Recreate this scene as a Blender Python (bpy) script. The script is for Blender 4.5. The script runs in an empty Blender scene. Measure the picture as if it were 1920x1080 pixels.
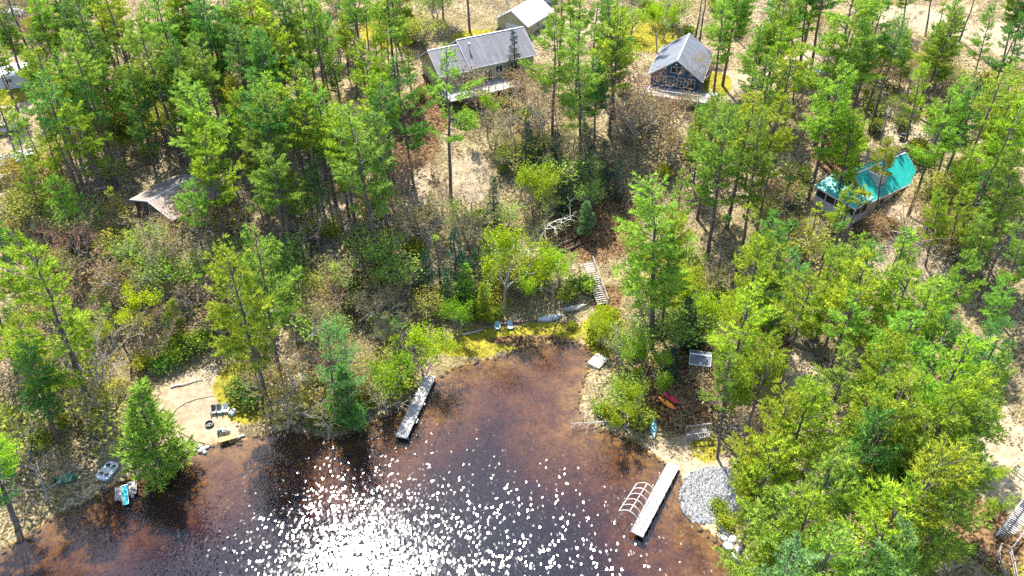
import bpy, math, random
import numpy as np
from mathutils import Vector, Matrix

random.seed(7)
rng = np.random.default_rng(11)
R = math.radians
PI = math.pi
scn = bpy.context.scene
COL = scn.collection

# ------------------------------------------------------------------ camera maths (metres; the camera hangs 75 m over the lake)
FPX, PITCH, CAMH = 1493.0, R(39.0), 75.0
CP, SP = math.cos(PITCH), math.sin(PITCH)


def ray(px, py):
    u, v = (px - 960) / FPX, (py - 540) / FPX
    return np.array([u, CP - v * SP, -SP - v * CP])


def at(px, py, z=0.0):
    d = ray(px, py)
    t = (z - CAMH) / d[2]
    return np.array([0, 0, CAMH]) + t * d


def proj(x, y, z):
    z = z - CAMH
    dep = y * CP - z * SP
    dn = -(y * SP + z * CP)
    return 960 + FPX * x / dep, 540 + FPX * dn / dep, FPX / dep


# ------------------------------------------------------------------ the shoreline and the land
SHORE_PX = [(-260, 1130), (-60, 1062), (20, 1022), (70, 990), (110, 964), (160, 942), (200, 914), (236, 900), (262, 894), (290, 884), (330, 863),
            (360, 845), (400, 835), (440, 829), (470, 821), (500, 812), (540, 808), (580, 815), (620, 822), (660, 812), (700, 793), (735, 770),
            (760, 752), (775, 738), (800, 716), (825, 704), (850, 690), (900, 678), (940, 668), (975, 655), (1000, 647), (1040, 640), (1085, 641),
            (1105, 652), (1112, 675), (1100, 705), (1088, 735), (1085, 765), (1095, 790), (1125, 803), (1160, 812), (1195, 830), (1225, 853),
            (1250, 870), (1272, 888), (1285, 920), (1292, 955), (1310, 985), (1345, 1010), (1380, 1040), (1398, 1080), (1435, 1150)]
SHORE = [tuple(at(x, y, 0)[:2]) for x, y in SHORE_PX]
SHORE += [(22, 30), (30, 5), (60, -60), (300, -500), (-500, -500), (-220, -60), (-110, 25)]
# a little wobble between the points so that the edge is not a polyline
_s = []
for i in range(len(SHORE)):
    a, b = np.array(SHORE[i]), np.array(SHORE[(i + 1) % len(SHORE)])
    L = np.linalg.norm(b - a)
    n = 1 if L > 30 else max(1, int(L / 0.8))
    for k in range(n):
        p = a + (b - a) * k / n
        if n > 1:
            p = p + rng.normal(0, .10, 2)
        _s.append(p)
SH = np.array(_s)
SH2 = np.roll(SH, -1, axis=0)


def sdist(x, y):
    """signed distance to the water's edge, positive on land"""
    x = np.atleast_1d(np.asarray(x, float)); y = np.atleast_1d(np.asarray(y, float))
    out = np.empty(len(x))
    D = SH2 - SH
    LL = (D ** 2).sum(1)
    for i0 in range(0, len(x), 4000):
        px, py = x[i0:i0 + 4000, None], y[i0:i0 + 4000, None]
        t = np.clip(((px - SH[:, 0]) * D[:, 0] + (py - SH[:, 1]) * D[:, 1]) / LL, 0, 1)
        d2 = (px - SH[:, 0] - t * D[:, 0]) ** 2 + (py - SH[:, 1] - t * D[:, 1]) ** 2
        c = ((SH[:, 1] > py) != (SH2[:, 1] > py)) & (px < D[:, 0] * (py - SH[:, 1]) / np.where(D[:, 1] == 0, 1e-9, D[:, 1]) + SH[:, 0])
        inside = c.sum(1) % 2 == 1
        out[i0:i0 + 4000] = np.sqrt(d2.min(1)) * np.where(inside, -1, 1)
    return out


def vnoise(x, y, s, seed=0):
    """smooth value noise in -1..1"""
    x = np.asarray(x) * s + seed * 17.3; y = np.asarray(y) * s - seed * 9.1
    xi, yi = np.floor(x), np.floor(y)
    fx, fy = x - xi, y - yi
    fx, fy = fx * fx * (3 - 2 * fx), fy * fy * (3 - 2 * fy)
    h = lambda a, b: (np.sin(a * 127.1 + b * 311.7 + seed) * 43758.5453) % 1.0 * 2 - 1
    return (h(xi, yi) * (1 - fx) + h(xi + 1, yi) * fx) * (1 - fy) + (h(xi, yi + 1) * (1 - fx) + h(xi + 1, yi + 1) * fx) * fy


def sstep(a, b, x):
    t = np.clip((x - a) / (b - a), 0, 1)
    return t * t * (3 - 2 * t)


HOL = at(1110, 440, 4)


def ground(x, y, sd=None):
    x = np.atleast_1d(np.asarray(x, float)); y = np.atleast_1d(np.asarray(y, float))
    if sd is None:
        sd = sdist(x, y)
    s = np.maximum(sd, 0)
    z = 0.22 * sstep(0, .5, s) + 0.045 * s
    z = z + 0.235 * np.clip(s - 4.5, 0, 52) + .09 * np.clip(s - 56, 0, 80)
    z = z + sstep(5, 14, s) * (vnoise(x, y, .07, 1) * .8 + vnoise(x, y, .18, 2) * .30)
    z = z + sstep(.6, 4, s) * vnoise(x, y, .6, 3) * .10
    z = z - 1.6 * np.exp(-((x - HOL[0]) ** 2 + (y - HOL[1]) ** 2) / 50.)
    b = np.minimum(sd, 0)
    zb = -.10 * sstep(0, .3, -b) + np.maximum(-.075 * np.minimum(-b, 9) - .24 * np.maximum(-b - 9, 0), -4.5) + vnoise(x, y, .35, 5) * .12 * sstep(1, 4, -b)
    return np.where(sd > 0, z, zb)


def gz(x, y):
    return float(ground(x, y)[0])


def hit(px, py, up=0.0):
    """the point of the land (raised by up) that the pixel's ray meets first"""
    d = ray(px, py)
    t0, t1 = (45 + up - CAMH) / d[2], (-6 + up - CAMH) / d[2]
    t = np.linspace(max(t0, 5), t1, 260)
    P = np.array([0, 0, CAMH])[None] + t[:, None] * d[None]
    f = P[:, 2] - np.maximum(ground(P[:, 0], P[:, 1]), 0) - up
    k = np.argmax(f < 0)
    if k == 0:
        k = len(t) - 1
    a = t[k - 1] + (t[k] - t[k - 1]) * f[k - 1] / (f[k - 1] - f[k] + 1e-9)
    p = np.array([0, 0, CAMH]) + a * d
    p[2] -= up
    return p


# ------------------------------------------------------------------ mesh collector
class MB:
    def __init__(self):
        self.v, self.f, self.m, self.n = [], [], [], 0

    def add(self, verts, faces, mi=0):
        verts = np.asarray(verts, float)
        self.v.append(verts)
        for f in faces:
            self.f.append([i + self.n for i in f])
            self.m.append(mi)
        self.n += len(verts)

    def tris(self, V, mi=0):            # V: (n,3,3)
        V = np.asarray(V)
        k = len(V)
        self.v.append(V.reshape(-1, 3))
        base = self.n + np.arange(k) * 3
        self.f.extend(np.stack([base, base + 1, base + 2], 1).tolist())
        self.m.extend([mi] * k)
        self.n += 3 * k

    def quads(self, V, mi=0):           # V: (n,4,3)
        V = np.asarray(V)
        k = len(V)
        self.v.append(V.reshape(-1, 3))
        base = self.n + np.arange(k) * 4
        self.f.extend(np.stack([base, base + 1, base + 2, base + 3], 1).tolist())
        self.m.extend([mi] * k)
        self.n += 4 * k

    def box(self, c, s, rz=0.0, mi=0, M=None, tilt=0.0):
        h = np.array(s) / 2
        V = np.array([[a * h[0], b * h[1], d * h[2]] for a in (-1, 1) for b in (-1, 1) for d in (-1, 1)])
        if tilt:
            ct, st = math.cos(tilt), math.sin(tilt)
            V = V @ np.array([[1, 0, 0], [0, ct, -st], [0, st, ct]]).T
        cz, sz = math.cos(rz), math.sin(rz)
        V = V @ np.array([[cz, -sz, 0], [sz, cz, 0], [0, 0, 1]]).T + np.array(c)
        self.add(V, [(0, 1, 3, 2), (4, 6, 7, 5), (0, 4, 5, 1), (2, 3, 7, 6), (0, 2, 6, 4), (1, 5, 7, 3)], mi)

    def tube(self, pts, rad, k=6, mi=0, cap=True):
        pts = [np.array(p, float) for p in pts]
        if np.isscalar(rad):
            rad = [rad] * len(pts)
        V, F = [], []
        for i, p in enumerate(pts):
            d = pts[min(i + 1, len(pts) - 1)] - pts[max(i - 1, 0)]
            d = d / (np.linalg.norm(d) + 1e-9)
            a = np.cross(d, [0.31, .17, .93] if abs(d[2]) < .9 else [1, 0.1, 0])
            a /= np.linalg.norm(a)
            b = np.cross(d, a)
            for j in range(k):
                t = 2 * PI * j / k
                V.append(p + rad[i] * (a * math.cos(t) + b * math.sin(t)))
        for i in range(len(pts) - 1):
            for j in range(k):
                F.append((i * k + j, i * k + (j + 1) % k, (i + 1) * k + (j + 1) % k, (i + 1) * k + j))
        if cap:
            F.append(tuple(range(k))[::-1]); F.append(tuple((len(pts) - 1) * k + j for j in range(k)))
        self.add(V, F, mi)

    def bar(self, a, b, w, h, mi=0):
        """a square bar between two points"""
        a, b = np.array(a, float), np.array(b, float)
        d = b - a; L = np.linalg.norm(d); d /= L
        s = np.cross(d, [0, 0, 1] if abs(d[2]) < .95 else [1, 0, 0]); s /= np.linalg.norm(s)
        u = np.cross(s, d)
        V = [p + s * w / 2 * i + u * h / 2 * j for p in (a, b) for i in (-1, 1) for j in (-1, 1)]
        self.add(V, [(0, 1, 3, 2), (4, 6, 7, 5), (0, 4, 5, 1), (2, 3, 7, 6), (0, 2, 6, 4), (1, 5, 7, 3)], mi)

    def prism(self, poly, z0, z1, mi=0):
        n = len(poly)
        V = [(x, y, z0) for x, y in poly] + [(x, y, z1) for x, y in poly]
        F = [tuple(range(n))[::-1], tuple(range(n, 2 * n))] + [(i, (i + 1) % n, n + (i + 1) % n, n + i) for i in range(n)]
        self.add(V, F, mi)

    def mesh(self, name, mats, smooth=False):
        me = bpy.data.meshes.new(name)
        V = np.concatenate(self.v) if self.v else np.zeros((0, 3))
        me.from_pydata(V.tolist(), [], self.f)
        for m in (mats if isinstance(mats, (list, tuple)) else [mats]):
            me.materials.append(m)
        me.polygons.foreach_set('material_index', self.m)
        if smooth:
            me.polygons.foreach_set('use_smooth', [True] * len(self.f))
        me.update()
        return me

    def build(self, name, mats, parent=None, smooth=False, **kw):
        o = bpy.data.objects.new(name, self.mesh(name, mats, smooth))
        COL.objects.link(o)
        if parent is not None:
            o.parent = parent
        for k, v in kw.items():
            o[k] = v
        return o


def tag(o, label, cat, group=None, kind=None):
    if label: o['label'] = label
    if cat: o['category'] = cat
    if group: o['group'] = group
    if kind: o['kind'] = kind
    return o


def thing(name, loc, label, cat, rz=0.0, group=None):
    o = bpy.data.objects.new(name, None)
    COL.objects.link(o)
    o.empty_display_size = .3
    o.location = [float(c) for c in loc]
    o.rotation_euler = (0, 0, rz)
    return tag(o, label, cat, group)


def kids(o):
    return [c for c in bpy.data.objects if c.parent == o]


def copy_tree(o, parent=None, ch=None):
    c = o.copy()
    COL.objects.link(c)
    c.parent = parent
    for k in kids(o):
        copy_tree(k, c)
    return c


# ------------------------------------------------------------------ materials
class NT:
    def __init__(self, name):
        self.m = bpy.data.materials.new(name)
        self.m.use_nodes = True
        self.t = self.m.node_tree
        self.t.nodes.clear()
        self.out = self.t.nodes.new('ShaderNodeOutputMaterial')

    def n(self, typ, ins=None, **kw):
        nd = self.t.nodes.new('ShaderNode' + typ)
        for k, v in kw.items():
            setattr(nd, k, v)
        for k, v in (ins or {}).items():
            s = nd.inputs[k]
            if hasattr(v, 'is_output') or isinstance(v, bpy.types.NodeSocket):
                self.t.links.new(v, s)
            else:
                s.default_value = v
        return nd

    def ramp(self, fac, stops, interp='LINEAR'):
        nd = self.t.nodes.new('ShaderNodeValToRGB')
        nd.color_ramp.interpolation = interp
        e = nd.color_ramp.elements
        while len(e) < len(stops):
            e.new(.5)
        for el, (p, c) in zip(e, stops):
            el.position = p
            el.color = (*c, 1)
        self.t.links.new(fac, nd.inputs[0])
        return nd.outputs[0]

    def mix(self, fac, a, b, mode='MIX'):
        nd = self.t.nodes.new('ShaderNodeMix')
        nd.data_type = 'RGBA'
        nd.blend_type = mode
        for idx, v in ((0, fac), (6, a), (7, b)):
            if isinstance(v, bpy.types.NodeSocket):
                self.t.links.new(v, nd.inputs[idx])
            else:
                nd.inputs[idx].default_value = v if idx == 0 else (*v, 1)
        return nd.outputs[2]

    def math(self, op, a, b=0.0, c=None):
        nd = self.t.nodes.new('ShaderNodeMath')
        nd.operation = op
        for i, v in enumerate((a, b) if c is None else (a, b, c)):
            if isinstance(v, bpy.types.NodeSocket):
                self.t.links.new(v, nd.inputs[i])
            else:
                nd.inputs[i].default_value = v
        return nd.outputs[0]

    def obj(self):
        return self.t.nodes.new('ShaderNodeTexCoord').outputs['Object']

    def finish(self, shader, volume=None):
        self.t.links.new(shader, self.out.inputs['Surface'])
        if volume is not None:
            self.t.links.new(volume, self.out.inputs['Volume'])
        return self.m


def noise(g, co, scale, detail=3, rough=.55, dist=0.0):
    return g.n('TexNoise', {'Vector': co, 'Scale': scale, 'Detail': detail, 'Roughness': rough, 'Distortion': dist}).outputs[0]


def plain(name, c1, c2=None, scale=3.0, rough=.8, metal=0.0, stretch=None, bump=.0, contrast=(.35, .65)):
    """a weathered surface: two colours mottled by noise"""
    g = NT(name)
    co = g.obj()
    if stretch:
        co = g.n('Mapping', {'Vector': co, 'Scale': stretch}).outputs[0]
    f = noise(g, co, scale, 4, .65)
    c2 = c2 or tuple(x * .65 for x in c1)
    col = g.ramp(f, [(contrast[0], c2), (contrast[1], c1)])
    p = g.n('BsdfPrincipled', {'Base Color': col, 'Roughness': rough, 'Metallic': metal})
    if bump:
        b = g.n('Bump', {'Height': f, 'Strength': bump, 'Distance': .03})
        g.t.links.new(b.outputs[0], p.inputs['Normal'])
    return g.finish(p.outputs[0])


def leafy(name, lo, hi, use_obj=True, trans=.45, clump=.9, wild=.5):
    """needles and leaves: lit from both sides, colour differing by clump and by single leaf, tinted by each tree's own colour"""
    g = NT(name)
    co = g.obj()
    isl = g.n('NewGeometry').outputs['Random Per Island']
    f = noise(g, co, clump, 2, .5)
    f = g.math('ADD', g.math('MULTIPLY', f, 1.0), g.math('MULTIPLY', g.math('SUBTRACT', isl, .5), wild))
    col = g.ramp(f, [(.28, lo), (.72, hi)])
    if use_obj:
        oi = g.n('ObjectInfo')
        col = g.mix(1.0, col, oi.outputs['Color'], 'MULTIPLY')
    d = g.n('BsdfDiffuse', {'Color': col, 'Roughness': .6})
    t = g.n('BsdfTranslucent', {'Color': col})
    s = g.n('MixShader', {0: trans, 1: d.outputs[0], 2: t.outputs[0]})
    return g.finish(s.outputs[0])


M = {}
M['bark'] = plain('pine_bark', (.16, .125, .11), (.055, .042, .038), 5, .95, stretch=(1, 1, .25), bump=.5)
M['greybark'] = plain('grey_bark', (.36, .33, .30), (.14, .12, .11), 6, .95, stretch=(1, 1, .4), bump=.4)
M['paletwig'] = plain('pale_dead_twig', (.50, .45, .39), (.26, .225, .195), 4, .95)
M['birch'] = plain('birch_bark', (.72, .68, .62), (.2, .18, .17), 5, .8, stretch=(1, 1, 2.5), contrast=(.28, .42))
M['needle'] = leafy('pine_needle', (.12, .23, .04), (.40, .53, .085))
M['spruce'] = leafy('spruce_needle', (.016, .066, .034), (.07, .17, .07), trans=.3)
M['leaf'] = leafy('young_leaf', (.17, .30, .015), (.36, .47, .045), trans=.5)
M['bud'] = leafy('budding_leaf', (.28, .23, .11), (.58, .51, .22), trans=.4)
M['shrubleaf'] = leafy('shrub_leaf', (.13, .20, .025), (.33, .38, .06), trans=.45)
M['oldwood'] = plain('weathered_wood', (.33, .31, .29), (.17, .155, .145), 3, .85, stretch=(1, 1, 1), bump=.3)
M['brownwood'] = plain('brown_wood', (.20, .13, .085), (.09, .06, .04), 3, .85)
M['orangewood'] = plain('stained_wood', (.52, .27, .08), (.36, .17, .05), 3, .7)
M['white'] = plain('white_paint', (.62, .62, .62), (.46, .46, .46), 2, .5)
M['metal'] = plain('galvanised_metal', (.66, .67, .68), (.48, .49, .5), 6, .35, .7)
M['black'] = plain('black_plastic', (.03, .03, .035), (.015, .015, .018), 5, .5)
M['yellowwall'] = plain('cream_siding', (.42, .38, .23), (.33, .29, .17), 1.2, .8)
M['bluewall'] = plain('blue_siding', (.035, .075, .13), (.02, .045, .09), 1.5, .8)
M['greywall'] = plain('grey_siding', (.50, .49, .50), (.40, .39, .40), 1.5, .8)
M['tanwall'] = plain('tan_siding', (.50, .44, .37), (.38, .33, .28), 1.5, .8)
M['brownwall'] = plain('brown_siding', (.15, .10, .085), (.09, .06, .05), 2, .8)
M['screen'] = plain('dark_screen', (.03, .03, .035), (.018, .018, .02), 3, .6)
M['teal'] = plain('teal_plastic', (.02, .16, .17), (.012, .10, .11), 4, .45)
M['darkteal'] = plain('dark_teal_hull', (.008, .105, .115), (.15, .34, .36), 2.2, .4, contrast=(.62, .78))
M['stone'] = plain('pale_stone', (.42, .395, .365), (.21, .195, .18), 4, .9, bump=.4)
M['concrete'] = plain('concrete', (.42, .39, .33), (.30, .28, .24), 2.2, .9)
M['aluhull'] = plain('white_hull', (.45, .445, .47), (.31, .305, .33), 3, .5)
M['greyhull'] = plain('grey_hull', (.33, .32, .29), (.18, .175, .155), 3, .55)
M['orange'] = plain('orange_hull', (.75, .17, .015), (.55, .10, .01), 3, .35)
M['yellow'] = plain('yellow_hull', (.80, .36, .02), (.62, .26, .015), 3, .4)
M['magenta'] = plain('magenta_hull', (.55, .012, .05), (.38, .008, .035), 3, .35)
M['greenhull'] = plain('green_hull', (.02, .20, .06), (.01, .11, .035), 3, .5)
M['bluehull'] = plain('pale_blue_hull', (.30, .42, .52), (.21, .32, .42), 3, .45)
M['slide'] = plain('turquoise_slide', (.03, .42, .48), (.02, .30, .36), 3, .3)


def g_glass():
    g = NT('window_glass')
    p = g.n('BsdfPrincipled', {'Base Color': (.02, .025, .03, 1), 'Roughness': .08})
    return g.finish(p.outputs[0])


M['glass'] = g_glass()


def shingle(name, c1, c2, c3, sx=3.2, sy=6.5):
    g = NT(name)
    co = g.obj()
    br = g.n('TexBrick', {'Vector': co, 'Color1': (*c1, 1), 'Color2': (*c2, 1), 'Mortar': (*c3, 1), 'Scale': 1.0, 'Mortar Size': .012,
                          'Brick Width': .42, 'Row Height': .16}).outputs[0]
    f = noise(g, co, .7, 5, .7)
    st = g.n('Mapping', {'Vector': co, 'Scale': (1.3, .12, .3)}).outputs[0]
    f2 = noise(g, st, 1.1, 4, .6)
    col = g.mix(g.ramp(f, [(.42, (0, 0, 0)), (.75, (.55, .55, .55))]), br, c3)
    col = g.mix(g.ramp(f2, [(.45, (0, 0, 0)), (.72, (.5, .5, .5))]), col, tuple(min(1, x * 1.5) for x in c1))
    sp = noise(g, co, 9.0, 2, .6)
    col = g.mix(g.ramp(sp, [(.66, (0, 0, 0)), (.70, (.7, .7, .7))]), col, (.36, .27, .18))
    p = g.n('BsdfPrincipled', {'Base Color': col, 'Roughness': .9})
    return g.finish(p.outputs[0])


M['greyroof'] = shingle('grey_shingle', (.145, .143, .16), (.11, .11, .125), (.075, .074, .08))
M['brownroof'] = shingle('brown_shingle', (.24, .195, .165), (.19, .155, .132), (.115, .092, .078))
M['blueroof'] = shingle('slate_shingle', (.105, .12, .15), (.085, .098, .125), (.055, .062, .075))


def ribbed(name, c1, c2):
    g = NT(name)
    co = g.obj()
    w = g.n('TexWave', {'Vector': co, 'Scale': 1.25, 'Distortion': 0.0}, bands_direction='X', wave_profile='SIN').outputs[1]
    f = noise(g, co, 1.0, 4, .6)
    col = g.ramp(f, [(.3, c2), (.7, c1)])
    lit = noise(g, co, 7.0, 2, .6)
    col = g.mix(g.ramp(lit, [(.64, (0, 0, 0)), (.68, (.8, .8, .8))]), col, (.25, .17, .08))
    b = g.n('Bump', {'Height': w, 'Strength': .6, 'Distance': .05})
    p = g.n('BsdfPrincipled', {'Base Color': col, 'Roughness': .38, 'Normal': b.outputs[0]})
    return g.finish(p.outputs[0])


M['tealroof'] = ribbed('teal_metal_roof', (.010, .36, .31), (.008, .27, .24))
M['whiteroof'] = plain('white_roof', (.70, .70, .71), (.55, .55, .56), .8, .6)


def decking(name, c1, c2, axis=0, width=.14):
    """boards with dark gaps across the length"""
    g = NT(name)
    co = g.obj()
    x = g.n('SeparateXYZ', {0: co}).outputs[axis]
    q = g.math('DIVIDE', x, width)
    fr = g.math('FRACT', q)
    gap = g.math('GREATER_THAN', fr, .88)
    cell = g.n('TexWhiteNoise', {'W': g.math('FLOOR', q)}, noise_dimensions='1D').outputs[0]
    f = noise(g, co, 2.6, 5, .7)
    v = g.math('ADD', g.math('MULTIPLY', cell, .45), g.math('MULTIPLY', f, .6))
    col = g.ramp(v, [(.25, c2), (.75, c1)])
    st = noise(g, co, 1.7, 5, .75, .6)
    col = g.mix(g.ramp(st, [(.56, (0, 0, 0)), (.62, (.75, .75, .75))]), col, tuple(c * .38 for c in c2))
    col = g.mix(gap, col, (.05, .045, .04))
    p = g.n('BsdfPrincipled', {'Base Color': col, 'Roughness': .85})
    return g.finish(p.outputs[0])


M['deck'] = decking('grey_decking', (.38, .355, .34), (.23, .21, .20))
M['deckwarm'] = decking('pale_decking', (.46, .43, .39), (.34, .31, .28))


def g_ground():
    g = NT('forest_floor')
    co = g.obj()
    # fallen leaves: small cells of tan, rust and dark brown, in drifts
    v1 = g.n('TexVoronoi', {'Vector': co, 'Scale': 4.6, 'Randomness': 1.0}).outputs['Color']
    leafv = g.n('SeparateColor', {0: v1}).outputs[0]
    n1 = noise(g, co, .55, 5, .7)
    n2 = noise(g, co, 2.4, 4, .7)
    mixv = g.math('ADD', g.math('MULTIPLY', leafv, .42), g.math('ADD', g.math('MULTIPLY', n1, .45), g.math('MULTIPLY', n2, .45)))
    col = g.ramp(mixv, [(.34, (.032, .022, .016)), (.50, (.095, .068, .046)), (.64, (.165, .13, .075)), (.82, (.32, .26, .15))])
    pat = noise(g, co, .16, 5, .65)
    col = g.mix(g.ramp(pat, [(.42, (0, 0, 0)), (.66, (.55, .55, .55))]), col, (.10, .088, .028))
    col = g.mix(g.ramp(noise(g, co, .27, 5, .7), [(.50, (0, 0, 0)), (.68, (.5, .5, .5))]), col, (.075, .055, .046))
    at_ = lambda k: g.n('Attribute', attribute_name=k).outputs['Fac']
    # bare sandy ground
    ns = noise(g, co, 1.2, 5, .7)
    sand = g.ramp(ns, [(.3, (.17, .13, .08)), (.7, (.34, .28, .195))])
    jit = g.math('MULTIPLY', g.math('SUBTRACT', g.math('ADD', g.math('MULTIPLY', n2, .5), g.math('MULTIPLY', noise(g, co, .35, 4, .7), .5)), .5), 2.4)
    k = lambda a: g.ramp(g.math('ADD', at_(a), jit), [(.38, (0, 0, 0)), (.62, (1, 1, 1))])
    col = g.mix(k('sand'), col, sand)
    # yellow-green moss and new grass
    moss = g.ramp(noise(g, co, 2.0, 4, .7), [(.35, (.09, .075, .018)), (.55, (.22, .19, .022)), (.75, (.17, .22, .03))])
    col = g.mix(k('moss'), col, moss)
    # dark wet leaves of the hollow
    wet = g.ramp(mixv, [(.40, (.014, .009, .007)), (.60, (.062, .036, .020)), (.8, (.18, .11, .055))])
    col = g.mix(k('wet'), col, wet)
    # brown lake bed
    bed = g.ramp(g.math('ADD', g.math('MULTIPLY', n1, .6), g.math('MULTIPLY', n2, .4)), [(.36, (.09, .045, .016)), (.52, (.26, .15, .045)), (.66, (.42, .27, .08))])
    z = g.n('SeparateXYZ', {0: g.n('NewGeometry').outputs['Position']}).outputs[2]
    col = g.mix(g.ramp(z, [(0.0, (1, 1, 1)), (.12, (0, 0, 0))]), col, bed)
    b = g.n('Bump', {'Height': mixv, 'Strength': .5, 'Distance': .12})
    d = g.n('BsdfDiffuse', {'Color': col, 'Normal': b.outputs[0]})
    return g.finish(d.outputs[0])


M['ground'] = g_ground()


def g_water():
    g = NT('lake_water')
    co = g.obj()
    # wind ripples: many small facets, most nearly level, a few steep, each tilted its own way
    wob = g.n('TexNoise', {'Vector': co, 'Scale': 2.2, 'Detail': 1.0}).outputs[1]
    cw = g.n('VectorMath', {0: co, 1: g.n('VectorMath', {0: wob, 'Scale': .35}, operation='SCALE').outputs[0]}, operation='ADD').outputs[0]
    mp = g.n('Mapping', {'Vector': cw, 'Rotation': (0, 0, R(25)), 'Scale': (6.4, 4.0, 0)}).outputs[0]
    cell = g.n('SeparateColor', {0: g.n('TexVoronoi', {'Vector': mp, 'Scale': 1.0}, voronoi_dimensions='2D').outputs['Color']})
    ang = g.math('MULTIPLY', cell.outputs[0], 2 * PI)
    mag = g.math('MULTIPLY', g.math('POWER', cell.outputs[1], 1.5), WAVE)
    nx_ = g.math('MULTIPLY', g.math('COSINE', ang), mag)
    nx_ = g.math('ADD', g.math('MULTIPLY', g.math('MINIMUM', nx_, 0.0), 3.0), g.math('MAXIMUM', nx_, 0.0))   # the wind steepens one face
    ny_ = g.math('MULTIPLY', g.math('SINE', ang), mag)
    nv = g.n('VectorMath', {0: g.n('CombineXYZ', {0: nx_, 1: ny_, 2: 1.0}).outputs[0]}, operation='NORMALIZE').outputs[0]
    gl = g.n('BsdfGlossy', {'Color': (1, 1, 1, 1), 'Roughness': .15, 'Normal': nv}, distribution='BECKMANN')
    tr = g.n('BsdfTransparent', {'Color': (1, 1, 1, 1)})
    df = g.n('BsdfDiffuse', {'Color': (.010, .018, .036, 1)})
    body = g.n('MixShader', {0: .30, 1: tr.outputs[0], 2: df.outputs[0]})
    fr = g.n('Fresnel', {'IOR': 1.34})
    s = g.n('MixShader', {0: fr.outputs[0], 1: body.outputs[0], 2: gl.outputs[0]})
    vol = g.n('VolumeAbsorption', {'Color': (.60, .40, .15, 1), 'Density': 1.7})
    return g.finish(s.outputs[0], vol.outputs[0])


WAVE = .064
M['water'] = g_water()

# ------------------------------------------------------------------ terrain sheet, reaching the horizon
def axis_coords(lo, hi, step, far):
    fine = np.arange(lo, hi + step, step)
    out, s, p = [], step, 0
    while p < far:
        s *= 1.35
        p += s
        out.append(p)
    out = np.array(out)
    return np.concatenate([(lo - out)[::-1], fine, hi + out])


GX, GY = axis_coords(-100, 100, .62, 3000), axis_coords(24, 170, .62, 3000)
XX, YY = np.meshgrid(GX, GY)
XX, YY = XX.ravel(), YY.ravel()
ZZ = ground(XX, YY)
nx, ny = len(GX), len(GY)
_i = (np.arange(ny - 1)[:, None] * nx + np.arange(nx - 1)[None]).ravel()
me = bpy.data.meshes.new('ground')
me.from_pydata(np.stack([XX, YY, ZZ], 1).tolist(), [], np.stack([_i, _i + 1, _i + nx + 1, _i + nx], 1).tolist())
me.materials.append(M['ground'])
me.polygons.foreach_set('use_smooth', [True] * len(me.polygons))
PX, PY, PS = proj(XX, YY, ZZ)
BEHIND = (YY * CP - (ZZ - CAMH) * SP) < 5


def blobs(lst):
    w = np.zeros(len(XX))
    for cx, cy, rx, ry in lst:
        c = hit(cx, cy)
        s = proj(*c)[2]
        # an ellipse on the land round that point
        q = np.sqrt(((XX - c[0]) / (rx / s)) ** 2 + ((YY - c[1]) / (ry / s / .62)) ** 2)
        w = np.maximum(w, sstep(1.25, .65, q))
    return w


SAND = [(385, 770, 80, 62), (350, 745, 50, 40), (375, 815, 80, 26), (1330, 915, 70, 65), (1350, 1000, 40, 40), (1240, 850, 40, 25), (1285, 770, 40, 60), (1690, 460, 75, 95),
        (1640, 520, 45, 55), (1720, 235, 60, 40), (1600, 215, 70, 30), (1650, 300, 30, 30), (1380, 150, 90, 22), (1340, 175, 40, 16), (1490, 108, 60, 20), (1700, 28, 75, 30), (1770, 50, 60, 30),
        (1860, 70, 60, 32), (1910, 90, 50, 30), (1110, 45, 55, 40), (1060, 60, 50, 25), (1005, 25, 30, 25), (30, 320, 60, 45), (15, 200, 50, 40), (60, 290, 60, 40), (20, 120, 40, 30),
        (1900, 880, 45, 75), (1880, 800, 40, 40), (1120, 600, 30, 18), (1860, 960, 40, 60), (1475, 640, 50, 60), (1500, 700, 40, 35), (340, 480, 30, 20), (365, 520, 40, 50), (770, 330, 40, 80),
        (880, 335, 40, 40), (290, 180, 40, 30), (175, 165, 40, 30), (640, 420, 40, 50), (1265, 230, 40, 60), (560, 740, 40, 30), (245, 830, 50, 40), (1300, 830, 30, 25)]
MOSS = [(960, 635, 130, 20), (880, 655, 60, 14), (1030, 620, 70, 16), (1130, 620, 45, 30), (1120, 660, 30, 20), (900, 560, 60, 40), (470, 760, 40, 30), (440, 720, 40, 30), (1325, 840, 30, 22),
        (1890, 1045, 50, 40), (730, 55, 60, 45), (900, 70, 60, 20), (1215, 60, 60, 50), (240, 220, 60, 55), (1345, 155, 30, 25), (30, 180, 40, 20), (1230, 880, 20, 20)]
WET = [(1110, 440, 90, 48), (1150, 395, 60, 30), (1060, 460, 50, 30), (1265, 730, 90, 60), (1290, 690, 60, 50), (810, 200, 40, 60), (770, 250, 60, 60), (1640, 430, 50, 26), (1560, 290, 40, 40), (1430, 620, 50, 50),
       (140, 480, 70, 50), (1130, 830, 40, 20), (1850, 1000, 60, 50), (1000, 640, 90, 10), (1140, 560, 30, 20)]
for nm, ls in (('sand', SAND), ('moss', MOSS), ('wet', WET)):
    a = me.attributes.new(nm, 'FLOAT', 'POINT')
    a.data.foreach_set('value', blobs(ls).astype(np.float32))
me.update()
o = bpy.data.objects.new('ground', me)
COL.objects.link(o)
o['kind'] = 'structure'

w = MB()
w.box((-100, -200, -20), (1100, 800, 40))
o = w.build('water', M['water'])
o['kind'] = 'structure'


# ------------------------------------------------------------------ how trees grow
def unit(v):
    return v / (np.linalg.norm(v, axis=-1, keepdims=True) + 1e-9)


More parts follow.
